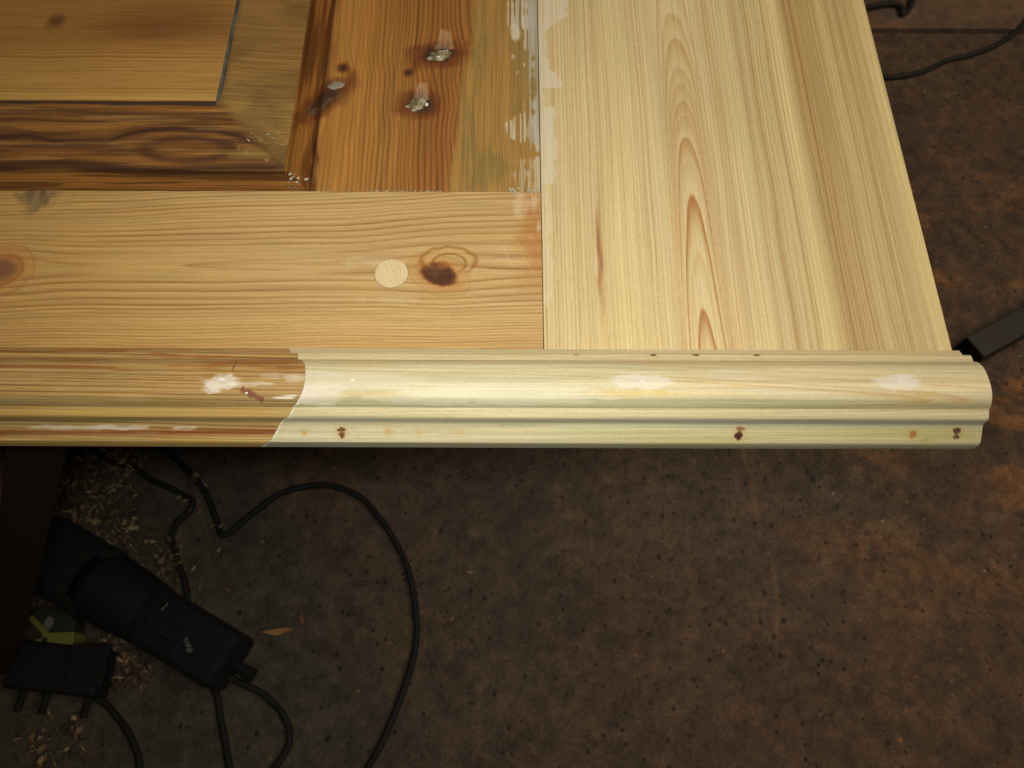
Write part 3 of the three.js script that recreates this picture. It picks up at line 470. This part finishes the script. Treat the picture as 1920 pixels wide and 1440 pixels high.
// raised panel: field, two sloping margins with a mitre, a step between
{
  const yF = -0.002, yS = -0.0036, yO = -0.0082, [fx, fz] = fieldC, far = -0.842, lx = -0.777;
  const field = mesh('panel', slab([[lx, far], [fx, far], [fx, fz], [lx, fz]], yF, 0.012, 0.0005, PANEL_BOX), panelMat, door, 'raised panel with sloping margins');
  const n = 10, gb = [], gr = [];
  for (let i = 0; i < n; i++) {
    const u0 = i / n, u1 = (i + 1) / n, L = (a, b, u) => a + (b - a) * u, y = (u) => yS + (yO - yS) * u - 0.0006 * Math.sin(u * Math.PI);
    gb.push(quadPatch([lx, y(u0), L(fz, stZ, u0)], [L(fx, stX, u0), y(u0), L(fz, stZ, u0)], [L(fx, stX, u1), y(u1), L(fz, stZ, u1)], [lx, y(u1), L(fz, stZ, u1)], PANEL_BOX));
    gr.push(quadPatch([L(fx, stX, u0), y(u0), far], [L(fx, stX, u0), y(u0), L(fz, stZ, u0)], [L(fx, stX, u1), y(u1), L(fz, stZ, u1)], [L(fx, stX, u1), y(u1), far], PANEL_BOX));
  }
  mesh('panel_margin', mergeGeometries(gb), panelMat, field, 'dark red-brown sloping margin with an eye in the grain');
  mesh('panel_margin', mergeGeometries(gr), panelMat, field, 'brown sloping margin with short end grain');
  // old paint left in the step round the field
  const rz = [];
  for (let k = 0; k < 40; k++) { const z0 = fz - 0.011 * k - 0.0005, z1 = z0 - 0.0108; const w0 = 0.0028 + 0.0006 * sn(k * 0.7, 3), w1 = 0.0028 + 0.0006 * sn((k + 1) * 0.7, 3); rz.push(quadPatch([fx - 0.0003, yF - 0.0006, z1], [fx - 0.0003, yF - 0.0006, z0], [fx + w0, yS - 0.0001, z0], [fx + w1, yS - 0.0001, z1], PANEL_BOX)); }
  const paintMaps = surfaceMaps(0, 0.02, 0, 0.5, 32, 1024, (x, z, c) => { c[0] = 78; c[1] = 76; c[2] = 66; mixTo(c, [50, 40, 30], ss(0.4, 0.7, fbm(x * 300, z * 60, 3)) * 0.7); mixTo(c, [104, 104, 96], ss(0.6, 0.75, fbm(x * 300, z * 90 + 4, 3)) * 0.5); return 0.5; }, false);
  const pg = mergeGeometries(rz); planarUV(pg, [fx, fx + 0.02, fz, fz - 0.5]);
  mesh('old_paint', pg, wood(paintMaps, 0.7, 0), field, 'blue-grey old paint left along the edge of the raised field');
  const band = [];  // thin dark band laid over the step on the near side
  for (let k = 0; k < 50; k++) { const x0 = lx + (fx - lx) * k / 50, x1 = lx + (fx - lx) * (k + 1) / 50, w0 = 0.0022 + 0.0012 * sn(k * 0.6, 8), w1 = 0.0022 + 0.0012 * sn((k + 1) * 0.6, 8); band.push(quadPatch([x0, yF - 0.0007, fz - 0.0003], [x1, yF - 0.0007, fz - 0.0003], [x1, yS - 0.0001, fz + w1], [x0, yS - 0.0001, fz + w0], PANEL_BOX)); }
  mesh('dark_line', mergeGeometries(band), plain(0x3a2414, 0.8), field, 'dark band along the step below the raised field');
}
// mouldings
function mouldGeometry(xa, xb, box) {                              // xa(y, z), xb(y, z): where the length starts and ends
  const pos = [], uv = [], n = PROF.length, push = (x, i, a) => { pos.push(x, PROF[i][0], PROF[i][1]); uv.push((x - box[0]) / (box[1] - box[0]), a / A_END); };
  for (let i = 0; i < n; i++) {
    const k = (i + 1) % n, a0 = ARC[i], a1 = k ? ARC[k] : ARC[i] + 0.04, x00 = xa(...PROF[i]), x01 = xb(...PROF[i]), x10 = xa(...PROF[k]), x11 = xb(...PROF[k]);
    push(x00, i, a0); push(x10, k, a1); push(x11, k, a1); push(x00, i, a0); push(x11, k, a1); push(x01, i, a0);
  }
  const tri = THREE.ShapeUtils.triangulateShape(PROF.map(([y, z]) => new THREE.Vector2(z, y)), []);
  for (const [end, flip] of [[xa, 0], [xb, 1]]) for (const t of tri) { const o = flip ? t : [t[0], t[2], t[1]]; for (const i of o) push(end(...PROF[i]), i, Math.min(ARC[i], A_END)); }
  let g = new THREE.BufferGeometry(); g.setAttribute('position', new THREE.Float32BufferAttribute(pos, 3)); g.setAttribute('uv', new THREE.Float32BufferAttribute(uv, 2));
  return toCreasedNormals(g, THREE.MathUtils.degToRad(34));
}
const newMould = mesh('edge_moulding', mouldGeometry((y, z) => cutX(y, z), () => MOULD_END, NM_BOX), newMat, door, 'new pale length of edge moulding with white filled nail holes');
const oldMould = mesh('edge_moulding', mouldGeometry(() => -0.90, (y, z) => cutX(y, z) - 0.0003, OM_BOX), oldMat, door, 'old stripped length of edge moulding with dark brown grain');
// dots of filler in the nail holes
function dot(parent, px, py, rx, rz, label) {
  const [x, a] = onMould(px, py); let i = 0; while (ARC[i + 1] < a) i++;
  const s = (a - ARC[i]) / (ARC[i + 1] - ARC[i]), y = PROF[i][0] + s * (PROF[i + 1][0] - PROF[i][0]), z = PROF[i][1] + s * (PROF[i + 1][1] - PROF[i][1]);
  const g = new THREE.SphereGeometry(1, 14, 8); const p = g.attributes.position;
  for (let k = 0; k < p.count; k++) { const q = 1 + 0.28 * sn(p.getX(k) * 2 + px, p.getZ(k) * 2 + py); p.setXYZ(k, p.getX(k) * rx * q, p.getY(k) * 0.0005, p.getZ(k) * rz * q); }
  g.computeVertexNormals();
  const o = mesh('filler_dot', g, fillerMat, parent, label); o.position.set(x, y, z); o.rotation.x = Math.atan2(PROF[i][0] - PROF[i + 1][0], PROF[i + 1][1] - PROF[i][1]);
}
dot(newMould, 1206, 713.5, 0.0022, 0.0009); dot(newMould, 1689, 714.5, 0.0022, 0.0010); dot(newMould, 660, 712, 0.0014, 0.0010);
dot(oldMould, 415, 710.5, 0.0026, 0.0011); dot(oldMould, 462, 737, 0.0010, 0.0007);

// round plug in the stile
{
  const [x, z] = xz(734, 513), r = 0.0112;
  const maps = surfaceMaps(-r, r, -r, r, 160, 160, (u, v, c) => {
    const t = u * 0.93 + v * -0.36 + 0.0003 * sn(u * 300, v * 300), q = t * 620, i = Math.floor(q); c[0] = 224; c[1] = 203; c[2] = 158;
    mixTo(c, [150, 112, 66], Math.pow(q - i, 6) * (0.25 + 0.7 * h2(i, 6))); mixTo(c, [226, 190, 140], ss(0.5, 0.7, fbm(u * 160, v * 160, 3)) * 0.5); return 0.5;
  });
  const top = new THREE.CylinderGeometry(r, r, 0.012, 56, 1); top.translate(0, -0.0058, 0); planarUV(top, maps.box);
  const plug = mesh('plug', top, wood(maps, 0.5, 0.0001), stile, 'pale round wooden plug'); plug.position.set(x, 0.00012, z);
  const ring = new THREE.RingGeometry(r, r + 0.0003, 56); ring.rotateX(-Math.PI / 2);
  const rg = mesh('plug_joint', ring, plain(0x8a6f4a, 0.8), stile); rg.position.set(x, 0.00006, z);
}
// lumps of filler
function lump(name, parent, m, [x, z], y, rx, rz, hgt, turn, seed, label) {
  const g = new THREE.SphereGeometry(1, 30, 16), p = g.attributes.position;
  for (let k = 0; k < p.count; k++) { const X = p.getX(k), Y = p.getY(k), Z = p.getZ(k), q = 1 + 0.35 * sn(X * 1.7 + seed, Z * 1.7) + 0.15 * sn(X * 5, Z * 5 + seed); p.setXYZ(k, X * rx * q, Y * hgt * (0.8 + 0.5 * vn(X * 4 + seed, Z * 4)), Z * rz * q); }
  g.computeVertexNormals(); planarUV(g, lumpMaps.box); const o = mesh(name, g, m, parent, label); o.position.set(x, y, z); o.rotation.y = turn; return o;
}
lump('filler_lump', rail, puttyMat, xz(822, 103), -0.0003, 0.0095, 0.0052, 0.0012, 0.45, 3, 'greyish filler in the upper hole of the rail');
lump('filler_lump', rail, puttyMat, xz(782, 196), -0.0003, 0.0075, 0.0060, 0.0013, 0.2, 8, 'greyish filler in the lower hole of the rail');
lump('filler_lump', rail, plain(0xe2dccf, 0.35), xz(800, 197), 0.0006, 0.0014, 0.0017, 0.0008, 0.3, 5);
lump('filler_lump', rail, plain(0xd8d2c2, 0.4), xz(822, 108), 0.0007, 0.0013, 0.0008, 0.0006, 0.3, 6);
lump('filler_lump', rail, plain(0x8c8270, 0.5), xz(630, 160), -0.0003, 0.006, 0.0042, 0.0007, 0.6, 12);
lump('filler_lump', stile, plain(0xb8b0a0, 0.6), xz(697, 524), 0.0, 0.0009, 0.0006, 0.0003, 0, 5);
// flecks of old paint and putty in the corner and along the joints
{
  const gs = [];
  const fleck = (x, y, z, s) => { const g = new THREE.IcosahedronGeometry(1, 0); const p = g.attributes.position; for (let k = 0; k < p.count; k++) { const q = 1 + 0.5 * sn(p.getX(k) * 3 + x * 900, p.getZ(k) * 3 + z * 700); p.setXYZ(k, p.getX(k) * s * q * 1.5, p.getY(k) * s * 0.4, p.getZ(k) * s * q); } g.rotateY(rr(0, 6)); g.translate(x, y, z); gs.push(g); };
  for (let k = 0; k < 34; k++) { const [x, z] = xz(532 + 60 * Math.pow(rnd(), 0.8), rr(322, 356)); fleck(x, -0.0035 + 0.003 * rnd(), z, 0.0002 + 0.0009 * Math.pow(rnd(), 2)); }
  for (let k = 0; k < 34; k++) { const [x] = xz(rr(570, 1010), 358); fleck(x, -0.0001, stileFar + rr(-0.0006, 0.0006), rr(0.0002, 0.0006)); }
  for (let k = 0; k < 14; k++) { const [x, z] = xz(rr(430, 525), rr(236, 262)); fleck(x, -0.0062, z, rr(0.0002, 0.0007)); }
  for (let k = 0; k < 26; k++) { const [x, z] = xz(rr(955, 1012), rr(350, 364)); fleck(x, 0, z, rr(0.0003, 0.0009)); }
  for (let k = 0; k < 16; k++) { const [x, z] = xz(rr(430, 510), rr(312, 320)); fleck(x, -0.0076, z, rr(0.0003, 0.0009)); }
  const g = mergeGeometries(gs); g.computeVertexNormals();
  const f = mesh('paint_flecks', g, flakeMat, door, 'flecks of old white paint in the corner of the panel'); f.userData.kind = 'stuff';
}
// torn splinters on the new board's long edge
{ const gs = [], sp = xz(1712, 372);
  for (let k = 0; k < 3; k++) { const g = new THREE.ConeGeometry(0.0004, rr(0.002, 0.004), 4); g.rotateZ(rr(-1.3, -0.4)); g.rotateY(rr(-0.5, 0.9)); g.translate(EXT_R - 0.0002, -0.0006, sp[1] + rr(-0.008, 0.006)); gs.push(g); }
  mesh('splinters', mergeGeometries(gs), plain(0xe2c48a, 0.6), door, 'torn splinters on the long edge of the new board'); }

// ------------------------------------------------------------------ under and beside the door
function barBetween(a, b, w, d, r = 0.002, segs = 2) {               // a bar of section w x d from a to b, as geometry in world axes
  const L = a.distanceTo(b), g = new RoundedBoxGeometry(L, w, d, segs, r), q = new THREE.Quaternion().setFromUnitVectors(new THREE.Vector3(1, 0, 0), b.clone().sub(a).normalize());
  g.applyQuaternion(q); g.translate((a.x + b.x) / 2, (a.y + b.y) / 2, (a.z + b.z) / 2); return g;
}
const W = (px, py, y) => { const p = P(px, py, y - DY); return new THREE.Vector3(p.x, y, p.z); };   // a measured spot at height y above the floor
{
  const top = W(72, 836, 0.60), foot = W(6, 1235, 0.02);
  const t = thing('trestle', 'very dark red-brown wooden trestle whose splayed leg shows under the left of the door', 'trestle', [top.x, 0, -0.45]);
  const loc = (v) => v.clone().sub(t.position);
  const dark = surfaceMaps(0, 0.2, 0, 0.2, 128, 128, (x, z, c) => { c[0] = 46; c[1] = 26; c[2] = 20; mul(c, 0.7 + 0.6 * fbm(x * 60, z * 300, 3)); return 0.5; }, false);
  const m = wood(dark, 0.6, 0);
  const dir = foot.clone().sub(top).normalize(), a = top.clone().addScaledVector(dir, -0.06), b = foot.clone().addScaledVector(dir, 0.01);
  mesh('leg', barBetween(loc(a), loc(b), 0.031, 0.034), m, t);
  const mir = (v) => new THREE.Vector3(v.x, v.y, -0.98 - v.z);
  mesh('leg', barBetween(loc(mir(a)), loc(mir(b)), 0.042, 0.042), m, t);
  mesh('beam', barBetween(loc(new THREE.Vector3(top.x, 0.63, -0.22)), loc(new THREE.Vector3(top.x, 0.63, -0.92)), 0.06, 0.05), m, t);
  mesh('brace', barBetween(loc(a.clone().lerp(b, 0.55)), loc(mir(a.clone().lerp(b, 0.55))), 0.04, 0.02), m, t);
  let best = a; for (let k = 0; k <= 60; k++) { const v = a.clone().lerp(b, k / 60), q = v.clone().project(camera); if (Math.abs((1 - q.y) * 720 - 930) < Math.abs((1 - best.clone().project(camera).y) * 720 - 930)) best = v; }
  const g = new THREE.SphereGeometry(0.0062, 20, 12); g.scale(1, 1, 1.3);  // small grey rounded blob set on the leg
  const bolt = mesh('bolt', g, plain(0x66665f, 0.6, 0), t, 'small grey blob on the leg'); bolt.position.copy(loc(best.clone().addScaledVector(camera.position.clone().sub(best).normalize(), 0.024)));
}
{ // brown offcut left of the trestle
  const c = FL(2, 880, 0.03); const t = new RoundedBoxGeometry(0.10, 0.03, 0.09, 2, 0.002);
  const maps = surfaceMaps(0, 0.2, 0, 0.2, 128, 128, (x, z, cc) => { cc[0] = 128; cc[1] = 92; cc[2] = 60; mul(cc, 0.75 + 0.4 * fbm(x * 200, z * 20, 3)); return 0.5; }, false);
  const o = mesh('timber_offcut', planarUV(t, [-0.1, 0.1, -0.1, 0.1]), wood(maps, 0.7, 0), scene, 'brown timber offcut on the floor left of the dark trestle leg'); o.userData.category = 'offcut'; o.position.set(c.x - 0.035, 0.015, c.z + 0.02); o.rotation.y = 0.15;
}
{ // square steel bar
  const a = W(1812.6, 631, 0.042), b = W(1852.7, 665, 0.042), a2 = W(1920, 571.8, 0.042);
  const t = thing('steel_bar', 'dark square steel bar lying on the floor beside the door end', 'steel bar', [a.x, 0, a.z]);
  const u = a2.clone().sub(a).setY(0).normalize(), w = a.distanceTo(b), v = new THREE.Vector3(-u.z, 0, u.x), L = 0.75;
  const maps = surfaceMaps(0, 0.3, 0, 0.3, 256, 256, (x, z, c) => { c[0] = 46; c[1] = 40; c[2] = 34; mixTo(c, [54, 38, 28], ss(0.45, 0.7, fbm(x * 30, z * 30, 4))); mul(c, 0.85 + 0.3 * vn(x * 400, z * 400)); return 0.5; }, false);
  const shape = new THREE.Shape(), hw = w / 2, hh = 0.021, r = 0.003; shape.moveTo(-hw + r, -hh); shape.lineTo(hw - r, -hh); shape.quadraticCurveTo(hw, -hh, hw, -hh + r); shape.lineTo(hw, hh - r); shape.quadraticCurveTo(hw, hh, hw - r, hh); shape.lineTo(-hw + r, hh); shape.quadraticCurveTo(-hw, hh, -hw, hh - r); shape.lineTo(-hw, -hh + r); shape.quadraticCurveTo(-hw, -hh, -hw + r, -hh);
  const hole = new THREE.Path(); const q = 0.003; hole.moveTo(-hw + q, -hh + q); hole.lineTo(-hw + q, hh - q); hole.lineTo(hw - q, hh - q); hole.lineTo(hw - q, -hh + q); shape.holes.push(hole);
  const g = new THREE.ExtrudeGeometry(shape, { depth: L, bevelEnabled: false }); planarUV(g, [0, 0.3, 0, 0.3]);
  const o = mesh('bar', g, wood(maps, 0.6, 0), t); o.rotation.y = Math.atan2(u.x, u.z); o.position.copy(v.clone().multiplyScalar(w / 2)).setY(0.021);
  const cap = new RoundedBoxGeometry(w - 0.007, 0.035, 0.008, 2, 0.001); const cm = mesh('end_plug', cap, plain(0x17120f, 0.8), t); cm.rotation.y = o.rotation.y; cm.position.copy(v.clone().multiplyScalar(w / 2)).addScaledVector(u, 0.006).setY(0.021);
}
// ------------------------------------------------------------------ cables
const rubber = plain(0x11110e, 0.8), rubberGreen = plain(0x211f15, 0.75);
function cable(name, pts, r, m, label) {
  const fine = new THREE.CatmullRomCurve3(pts.map(([x, y, up = 0]) => FL(x, y, r + up)), false, 'centripetal').getSpacedPoints(pts.length * 3);
  const c = new THREE.CatmullRomCurve3(fine.map((v, i) => new THREE.Vector3(v.x + 0.0008 * sn(i * 0.6, pts[0][0]), v.y + 0.001 * vn(i * 0.5, pts[0][1]), v.z + 0.0008 * sn(i * 0.6, pts[0][1] + 9))), false, 'centripetal');
  const o = mesh(name, new THREE.TubeGeometry(c, pts.length * 14, r, 10), m, scene); o.userData.label = label; o.userData.category = 'cable'; return o;
}
cable('cable', [[-60, 838], [60, 832], [130, 840], [190, 856], [250, 877], [285, 900], [330, 921], [362, 940], [352, 960], [328, 985], [323, 1008], [330, 1042], [343, 1080], [350, 1115], [356, 1160, 0.0], [372, 1220], [395, 1275], [408, 1310], [414, 1350], [424, 1400], [434, 1450], [446, 1540]], 0.0048, rubber, 'black cable from behind the trestle leg, bending sharply and running under the power tool');
cable('cable', [[170, 770], [240, 800], [300, 835], [345, 875], [385, 925], [402, 965], [412, 995], [420, 1006, 0.004], [433, 998], [470, 965], [520, 930], [570, 913], [620, 912], [670, 930], [710, 968], [745, 1022], [768, 1080], [780, 1140], [780, 1200], [768, 1260], [745, 1325], [720, 1385], [690, 1440], [650, 1510]], 0.0048, rubber, 'long black cable with a kink and a wide loop across the bare floor');
cable('cable', [[425, 1268, 0.03], [440, 1275, 0.02], [470, 1288, 0.006], [505, 1310], [532, 1342], [543, 1370], [540, 1400], [523, 1430], [500, 1460], [460, 1530]], 0.0046, rubber, 'short black cord curling out of the rear end of the power tool');
cable('cable', [[140, 1288, 0.02], [165, 1300, 0.008], [195, 1318], [222, 1345], [242, 1375], [256, 1410], [263, 1440], [268, 1500]], 0.0046, rubber, 'thin black cord leaving the small black adapter box at lower left');
cable('cable', [[1560, 118], [1610, 136], [1650, 143], [1672, 145], [1705, 141], [1740, 130], [1780, 113], [1822, 102], [1860, 88], [1893, 70], [1920, 45], [1960, -20]], 0.0052, rubberGreen, 'dark green-brown cable rising to the right across the floor joint');
cable('cable', [[1560, 40], [1600, 26], [1628, 16], [1655, 9], [1680, 8], [1690, 16], [1693, 27], [1700, 22], [1708, 8], [1712, -10], [1714, -50]], 0.0056, rubberGreen, 'dark cable curling at the top edge on the cross-hatched slab');
for (const o of scene.children) if (o.userData.label === 'dark cable curling at the top edge on the cross-hatched slab') o.position.y = 0.001;

// ------------------------------------------------------------------ power tool
{
  const y = 0.055, a = W(82, 1030, y), b = W(446, 1252, y), u = b.clone().sub(a).setY(0).normalize(), L = a.distanceTo(b);
  const t = thing('power_tool', 'dark power tool with a grey-green head and black handle lying among wood shavings', 'power tool', [a.x, 0, a.z], Math.atan2(-u.z, u.x));
  const green = plain(0x121610, 0.85), black = plain(0x050606, 0.85), chrome = plain(0xb8bcc0, 0.25, 1);
  const lathe = (pts, m, name, label) => { const g = new THREE.LatheGeometry(pts.map(([x, r]) => new THREE.Vector2(r, x)), 40); g.rotateZ(-Math.PI / 2); g.translate(0, y, 0); return mesh(name, g, m, t, label); };
  const head = new RoundedBoxGeometry(0.13, 0.078, 0.098, 5, 0.022); head.translate(0.05, y - 0.004, 0); mesh('gear_head', head, green, t, 'grey-green head of the tool');
  lathe([[0.09, 0.0], [0.09, 0.046], [0.11, 0.0475], [0.15, 0.0455], [0.18, 0.042], [0.19, 0.0405], [0.192, 0.0]], plain(0x080a0b, 0.8), 'motor_housing');
  for (let k = 0; k < 5; k++) { const g = new THREE.TorusGeometry(0.0425 - k * 0.0006, 0.0016, 8, 40); g.rotateY(Math.PI / 2); g.translate(0.162 + k * 0.006, y, 0); mesh('cooling_rib', g, black, t); }
  const h1 = new RoundedBoxGeometry(0.09, 0.072, 0.076, 4, 0.016); h1.translate(0.225, y - 0.004, 0.001); mesh('handle', h1, black, t, 'black waist of the handle');
  const h2b = new RoundedBoxGeometry(0.135, 0.076, 0.076, 4, 0.010); h2b.translate(L - 0.078, y - 0.008, 0); const hb = mesh('rear_housing', h2b, plain(0x050505, 0.85), t, 'black rear housing with worn pale marks');
  const cl = new THREE.CylinderGeometry(0.0035, 0.0035, 0.012, 16); cl.rotateX(1.2); cl.translate(0.212, y + 0.034, -0.018); mesh('clamp_screw', cl, chrome, t, 'bright metal screw');
  const lever = new RoundedBoxGeometry(0.05, 0.008, 0.018, 3, 0.003); lever.translate(0.225, y + 0.032, 0.004); mesh('switch', lever, plain(0x060606, 0.8), t);
  const guard = new THREE.TorusGeometry(0.052, 0.007, 10, 40, Math.PI * 1.1); guard.rotateX(-Math.PI / 2); guard.rotateY(-2.2); guard.translate(0.028, 0.02, 0.03); mesh('guard', guard, plain(0x1a1f1c, 0.5), t, 'dark curved guard');
  const gland = new THREE.CylinderGeometry(0.007, 0.009, 0.04, 16); gland.rotateZ(Math.PI / 2); gland.translate(L + 0.000, y - 0.012, 0); mesh('cord_gland', gland, black, t);
  for (let k = 0; k < 7; k++) { const g = new RoundedBoxGeometry(rr(0.005, 0.010), 0.0012, rr(0.003, 0.006), 1, 0.0004); g.rotateY(rr(-0.5, 0.5)); g.translate(L - 0.085 + k * 0.0045, y + 0.0303, -0.012 + k * 0.0035 + rr(-0.003, 0.003)); mesh('worn_mark', g, plain(0x58585a, 0.8), hb); }
  const screw = (x, z) => { const g = new THREE.CylinderGeometry(0.0035, 0.0035, 0.002, 14); g.translate(x, y + 0.0295, z); mesh('screw', g, plain(0x3a3a38, 0.4, 0.8), hb); };
  screw(L - 0.025, 0.024); screw(L - 0.025, -0.024); screw(L - 0.13, 0.024);
}
{ // yellow-green piece with a dark grey hexagonal body behind it
  const at = W(92, 1188, 0.03), t = thing('plastic_case', 'small yellow-green plastic case with dark grey top beside the power tool', 'case', [at.x, 0, at.z]);
  const yg = plain(0x7c7d34, 0.7), grey = plain(0x2b2c26, 0.65);
  const prism = (pts, y0, y1, m, name, label) => mesh(name, slab(pts.map(([a, b]) => { const v = W(a, b, y1); return [v.x - at.x, v.z - at.z]; }), y1, y1 - y0, 0.0012), m, t, label);
  prism([[56, 1150], [84, 1136], [122, 1137], [142, 1164], [138, 1183], [92, 1186]].reverse(), 0, 0.030, grey, 'top_plate', 'dark grey body');
  prism([[50, 1158], [59, 1153], [92, 1186], [137, 1184], [137, 1213], [92, 1227], [36, 1214], [38, 1206], [79, 1196], [77, 1187]].reverse(), 0.001, 0.036, yg, 'body', 'yellow-green forked piece');
  const dial = new THREE.CylinderGeometry(0.0055, 0.0055, 0.003, 24); dial.scale(1, 1, 1.5); const d = W(92, 1168, 0.031), dm = mesh('dial', dial, plain(0x77766e, 0.6), t, 'grey dial'); dm.position.set(d.x - at.x, 0.031, d.z - at.z);
  const hole = new THREE.CylinderGeometry(0.0035, 0.0035, 0.002, 18), h = W(84, 1200, 0.036), hm = mesh('screw_hole', hole, plain(0x16160e, 0.8), t); hm.position.set(h.x - at.x, 0.0355, h.z - at.z);
}
{ // black box with stubs
  const c = W(112, 1254, 0.03), t = thing('adapter', 'small black box with three short stubs at the lower left of the floor', 'adapter', [c.x, 0, c.z], -0.10);
  const m = plain(0x080808, 0.8);
  const b = new RoundedBoxGeometry(0.125, 0.045, 0.062, 3, 0.006); b.translate(0, 0.0235, 0); mesh('box', b, m, t);
  const lid = new RoundedBoxGeometry(0.05, 0.008, 0.055, 2, 0.002); lid.translate(0.045, 0.047, -0.004); lid.rotateY(0.08); mesh('lid', lid, plain(0x0a0908, 0.8), t);
  for (const x of [-0.045, -0.012, 0.045]) { const g = new THREE.CylinderGeometry(0.0045, 0.0045, 0.03, 12); g.rotateX(Math.PI / 2); g.translate(x, 0.018, 0.042); mesh('stub', g, m, t); }
}
// ------------------------------------------------------------------ wood shavings
function curl(len, wid, turns, rad, seed) {                        // a thin curled strip with a little waviness
  const n = 9, pos = [], idx = [];
  for (let i = 0; i <= n; i++) { const s = i / n, a = s * turns * Math.PI * 2, r = rad * (1 - 0.35 * s), x = Math.cos(a) * r, y = Math.sin(a) * r + rad * 0.75, z = (s - 0.5) * len * 0.6, w = wid * (0.35 + 0.65 * Math.sin(Math.PI * Math.min(1, s * 1.15 + 0.1))) * (1 + 0.3 * sn(i * 0.8, seed)); pos.push(x, Math.max(0.0006, y), z - w / 2, x + 0.001 * sn(i, seed), Math.max(0.0006, y + 0.0006), z + w / 2); if (i) { const k = 2 * i; idx.push(k - 2, k - 1, k, k - 1, k + 1, k); } }
  const g = new THREE.BufferGeometry(); g.setAttribute('position', new THREE.Float32BufferAttribute(pos, 3)); g.setIndex(idx); g.computeVertexNormals(); return g;
}
const shaveM = [0x806546, 0x5c4530, 0xa08a62, 0x3d2e20].map((h) => plain(h, 0.7, 0, { side: THREE.DoubleSide }));
{
  const zones = [[[90, 845], [262, 1075], 620], [[120, 900], [220, 1010], 160], [[60, 1100], [150, 1165], 110], [[180, 1160], [285, 1290], 240], [[250, 1000], [345, 1110], 110], [[30, 1320], [170, 1430], 70], [[230, 835], [310, 890], 50], [[300, 880], [430, 1130], 24]];
  shaveM.forEach((m, mi) => {
    const gs = [];
    for (const [[x0, y0], [x1, y1], n] of zones) for (let k = 0; k < n / 4; k++) { const p = FL(rr(x0, x1), rr(y0, y1)); const g = curl(0.004 + 0.022 * Math.pow(rnd(), 2), 0.0015 + 0.007 * Math.pow(rnd(), 2), rr(0.1, 0.8), 0.0015 + 0.007 * Math.pow(rnd(), 2), mi * 100 + k); g.rotateZ(rr(-0.3, 0.3)); g.rotateY(rr(0, 6.28)); g.translate(p.x, 0.001 + 0.006 * rnd(), p.z); gs.push(g); }
    const o = mesh('wood_shavings', mergeGeometries(gs), m, scene); o.userData.kind = 'stuff'; o.userData.label = ['light brown', 'mid brown', 'pale straw-coloured', 'dark brown'][mi] + ' curled wood shavings littering the floor by the power tool'; o.userData.category = 'shavings';
  });
}
function shaving(px, py, len, wid, turn, col, label) { const p = FL(px, py); const g = curl(len, wid, 0.32, len * 0.25, px); const o = mesh('wood_shaving', g, plain(col, 0.7, 0, { side: THREE.DoubleSide }), scene); o.position.set(p.x, 0.0006, p.z); o.rotation.y = turn; o.userData.label = label; o.userData.category = 'shaving'; }
shaving(518, 1180, 0.07, 0.013, -0.95, 0xa07040, 'long tan wood shaving on bare floor inside the big cable loop');
shaving(566, 1168, 0.04, 0.010, 0.7, 0x7a5832, 'small brown wood shaving right of the long tan shaving');
shaving(880, 1072, 0.016, 0.006, -1.2, 0x9a7c52, 'tiny straw-coloured shaving right of the big cable loop');

renderer.render(scene, camera);
